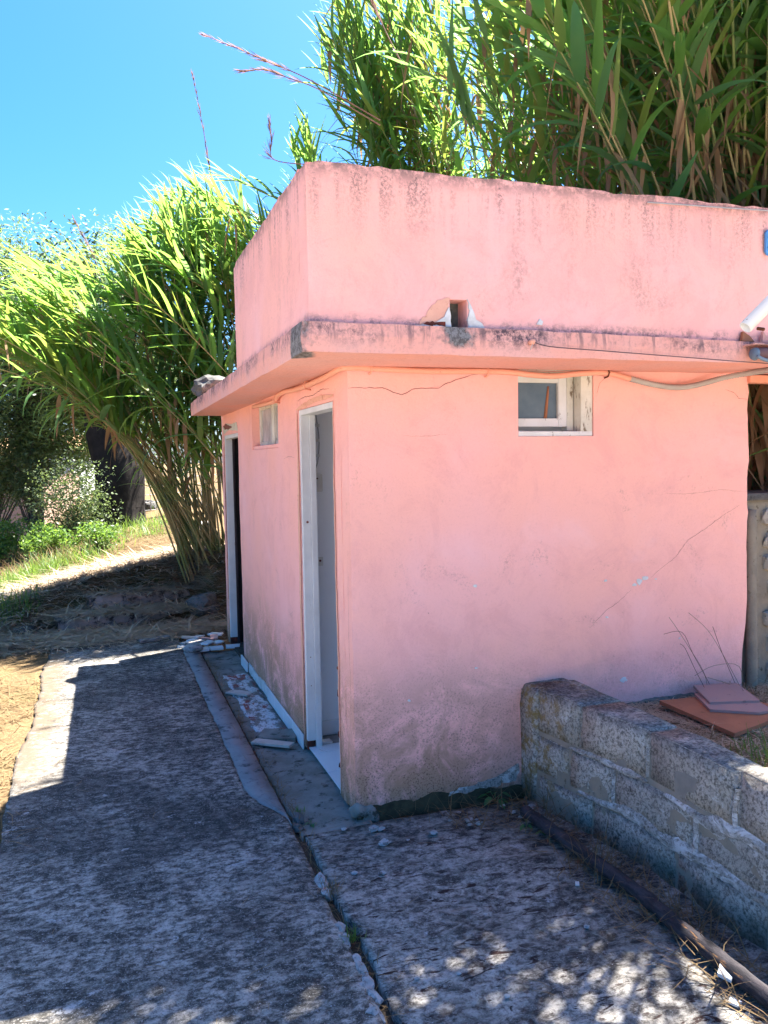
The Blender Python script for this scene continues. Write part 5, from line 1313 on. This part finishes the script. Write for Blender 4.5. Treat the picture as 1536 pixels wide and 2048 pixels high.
mk('roof', V, [(0, 1, 7, 6), (1, 2, 8, 7), (3, 9, 10, 4), (4, 10, 11, 5), (0, 3, 4, 1), (1, 4, 5, 2), (6, 7, 10, 9), (7, 8, 11, 10), (0, 6, 9, 3), (2, 5, 11, 8)], MT['roof_tile'], H2)
for a, b in ((.10, .16), (.28, .34)):
    V = [tuple(p2+d2*u+n2*c+Vector((0, 0, z-p2.z))) for c in (-.04, -.005) for u, z in ((a, .9), (b, .9), (b, 1.6), (a, 1.6))]
    mk('shutter', V, [(0, 1, 2, 3), (7, 6, 5, 4), (0, 4, 5, 1), (1, 5, 6, 2), (2, 6, 7, 3), (3, 7, 4, 0)], MT['far_dark'], H2)
a = atd(70, 975, 21); b = atd(150, 940, 24)
V = []
for t in range(13):
    c = a.lerp(b, t/12); h = .10*nz(t*.9, 0, 0)
    V += [(c.x, c.y, c.z-1.6), (c.x, c.y, c.z+h), (c.x+.1, c.y+.4, c.z+h), (c.x+.1, c.y+.4, c.z-1.6)]
F = []
for t in range(12):
    for k in range(3): F.append((t*4+k, t*4+4+k, t*4+5+k, t*4+1+k))
tag(mk('far_garden_wall', V, F, MT['far_brick'], origin=(a.x, a.y, a.z-1.6)), 'low pinkish stone wall on the slope below the distant white wall', 'wall')
# wire mesh fence behind the trunk
FN = thing('wire_fence', 'faint grey wire mesh fence behind the black trunk', 'fence', tuple(ground_at(310, 1008)))
A = atd(262, 1000, 14.0); Bq = atd(440, 985, 14.4); parts = []
for k in range(15):
    c = A.lerp(Bq, k/14*1.0); parts.append(tubevf([(c.x, c.y, c.z-.2), (c.x, c.y, c.z+.75)], .006, 4, False))
for k in range(8):
    z = -.2+k*.13; parts.append(tubevf([(A.x, A.y, A.z+z), (Bq.x, Bq.y, Bq.z+z)], .006, 4, False))
V, F = join(parts); mk('mesh', V, F, MT['grey_wire'], FN)
for t in (0, .5, 1):
    c = A.lerp(Bq, t); tube('post', [(c.x, c.y, c.z-.4), (c.x, c.y, c.z+.85)], .025, MT['branch'], FN, 7)
q = ground_at(296, 1020); tag(rock('bank_stone', (q.x, q.y, q.z+.08), (.17, .14, .12), MT['grey_stone'], 71, None, 3, .3), 'rounded grey stone on the bank right of the black trunk', 'stone')
q = ground_at(375, 1062); tag(box('white_block', q.x-.16, q.x+.34, q.y-.1, q.y+.1, q.z-.05, q.z+.12, MT['white_stone'], None, .02, .01, origin=(q.x, q.y, q.z)), 'pale stone block on the bank behind the reed canes', 'block')
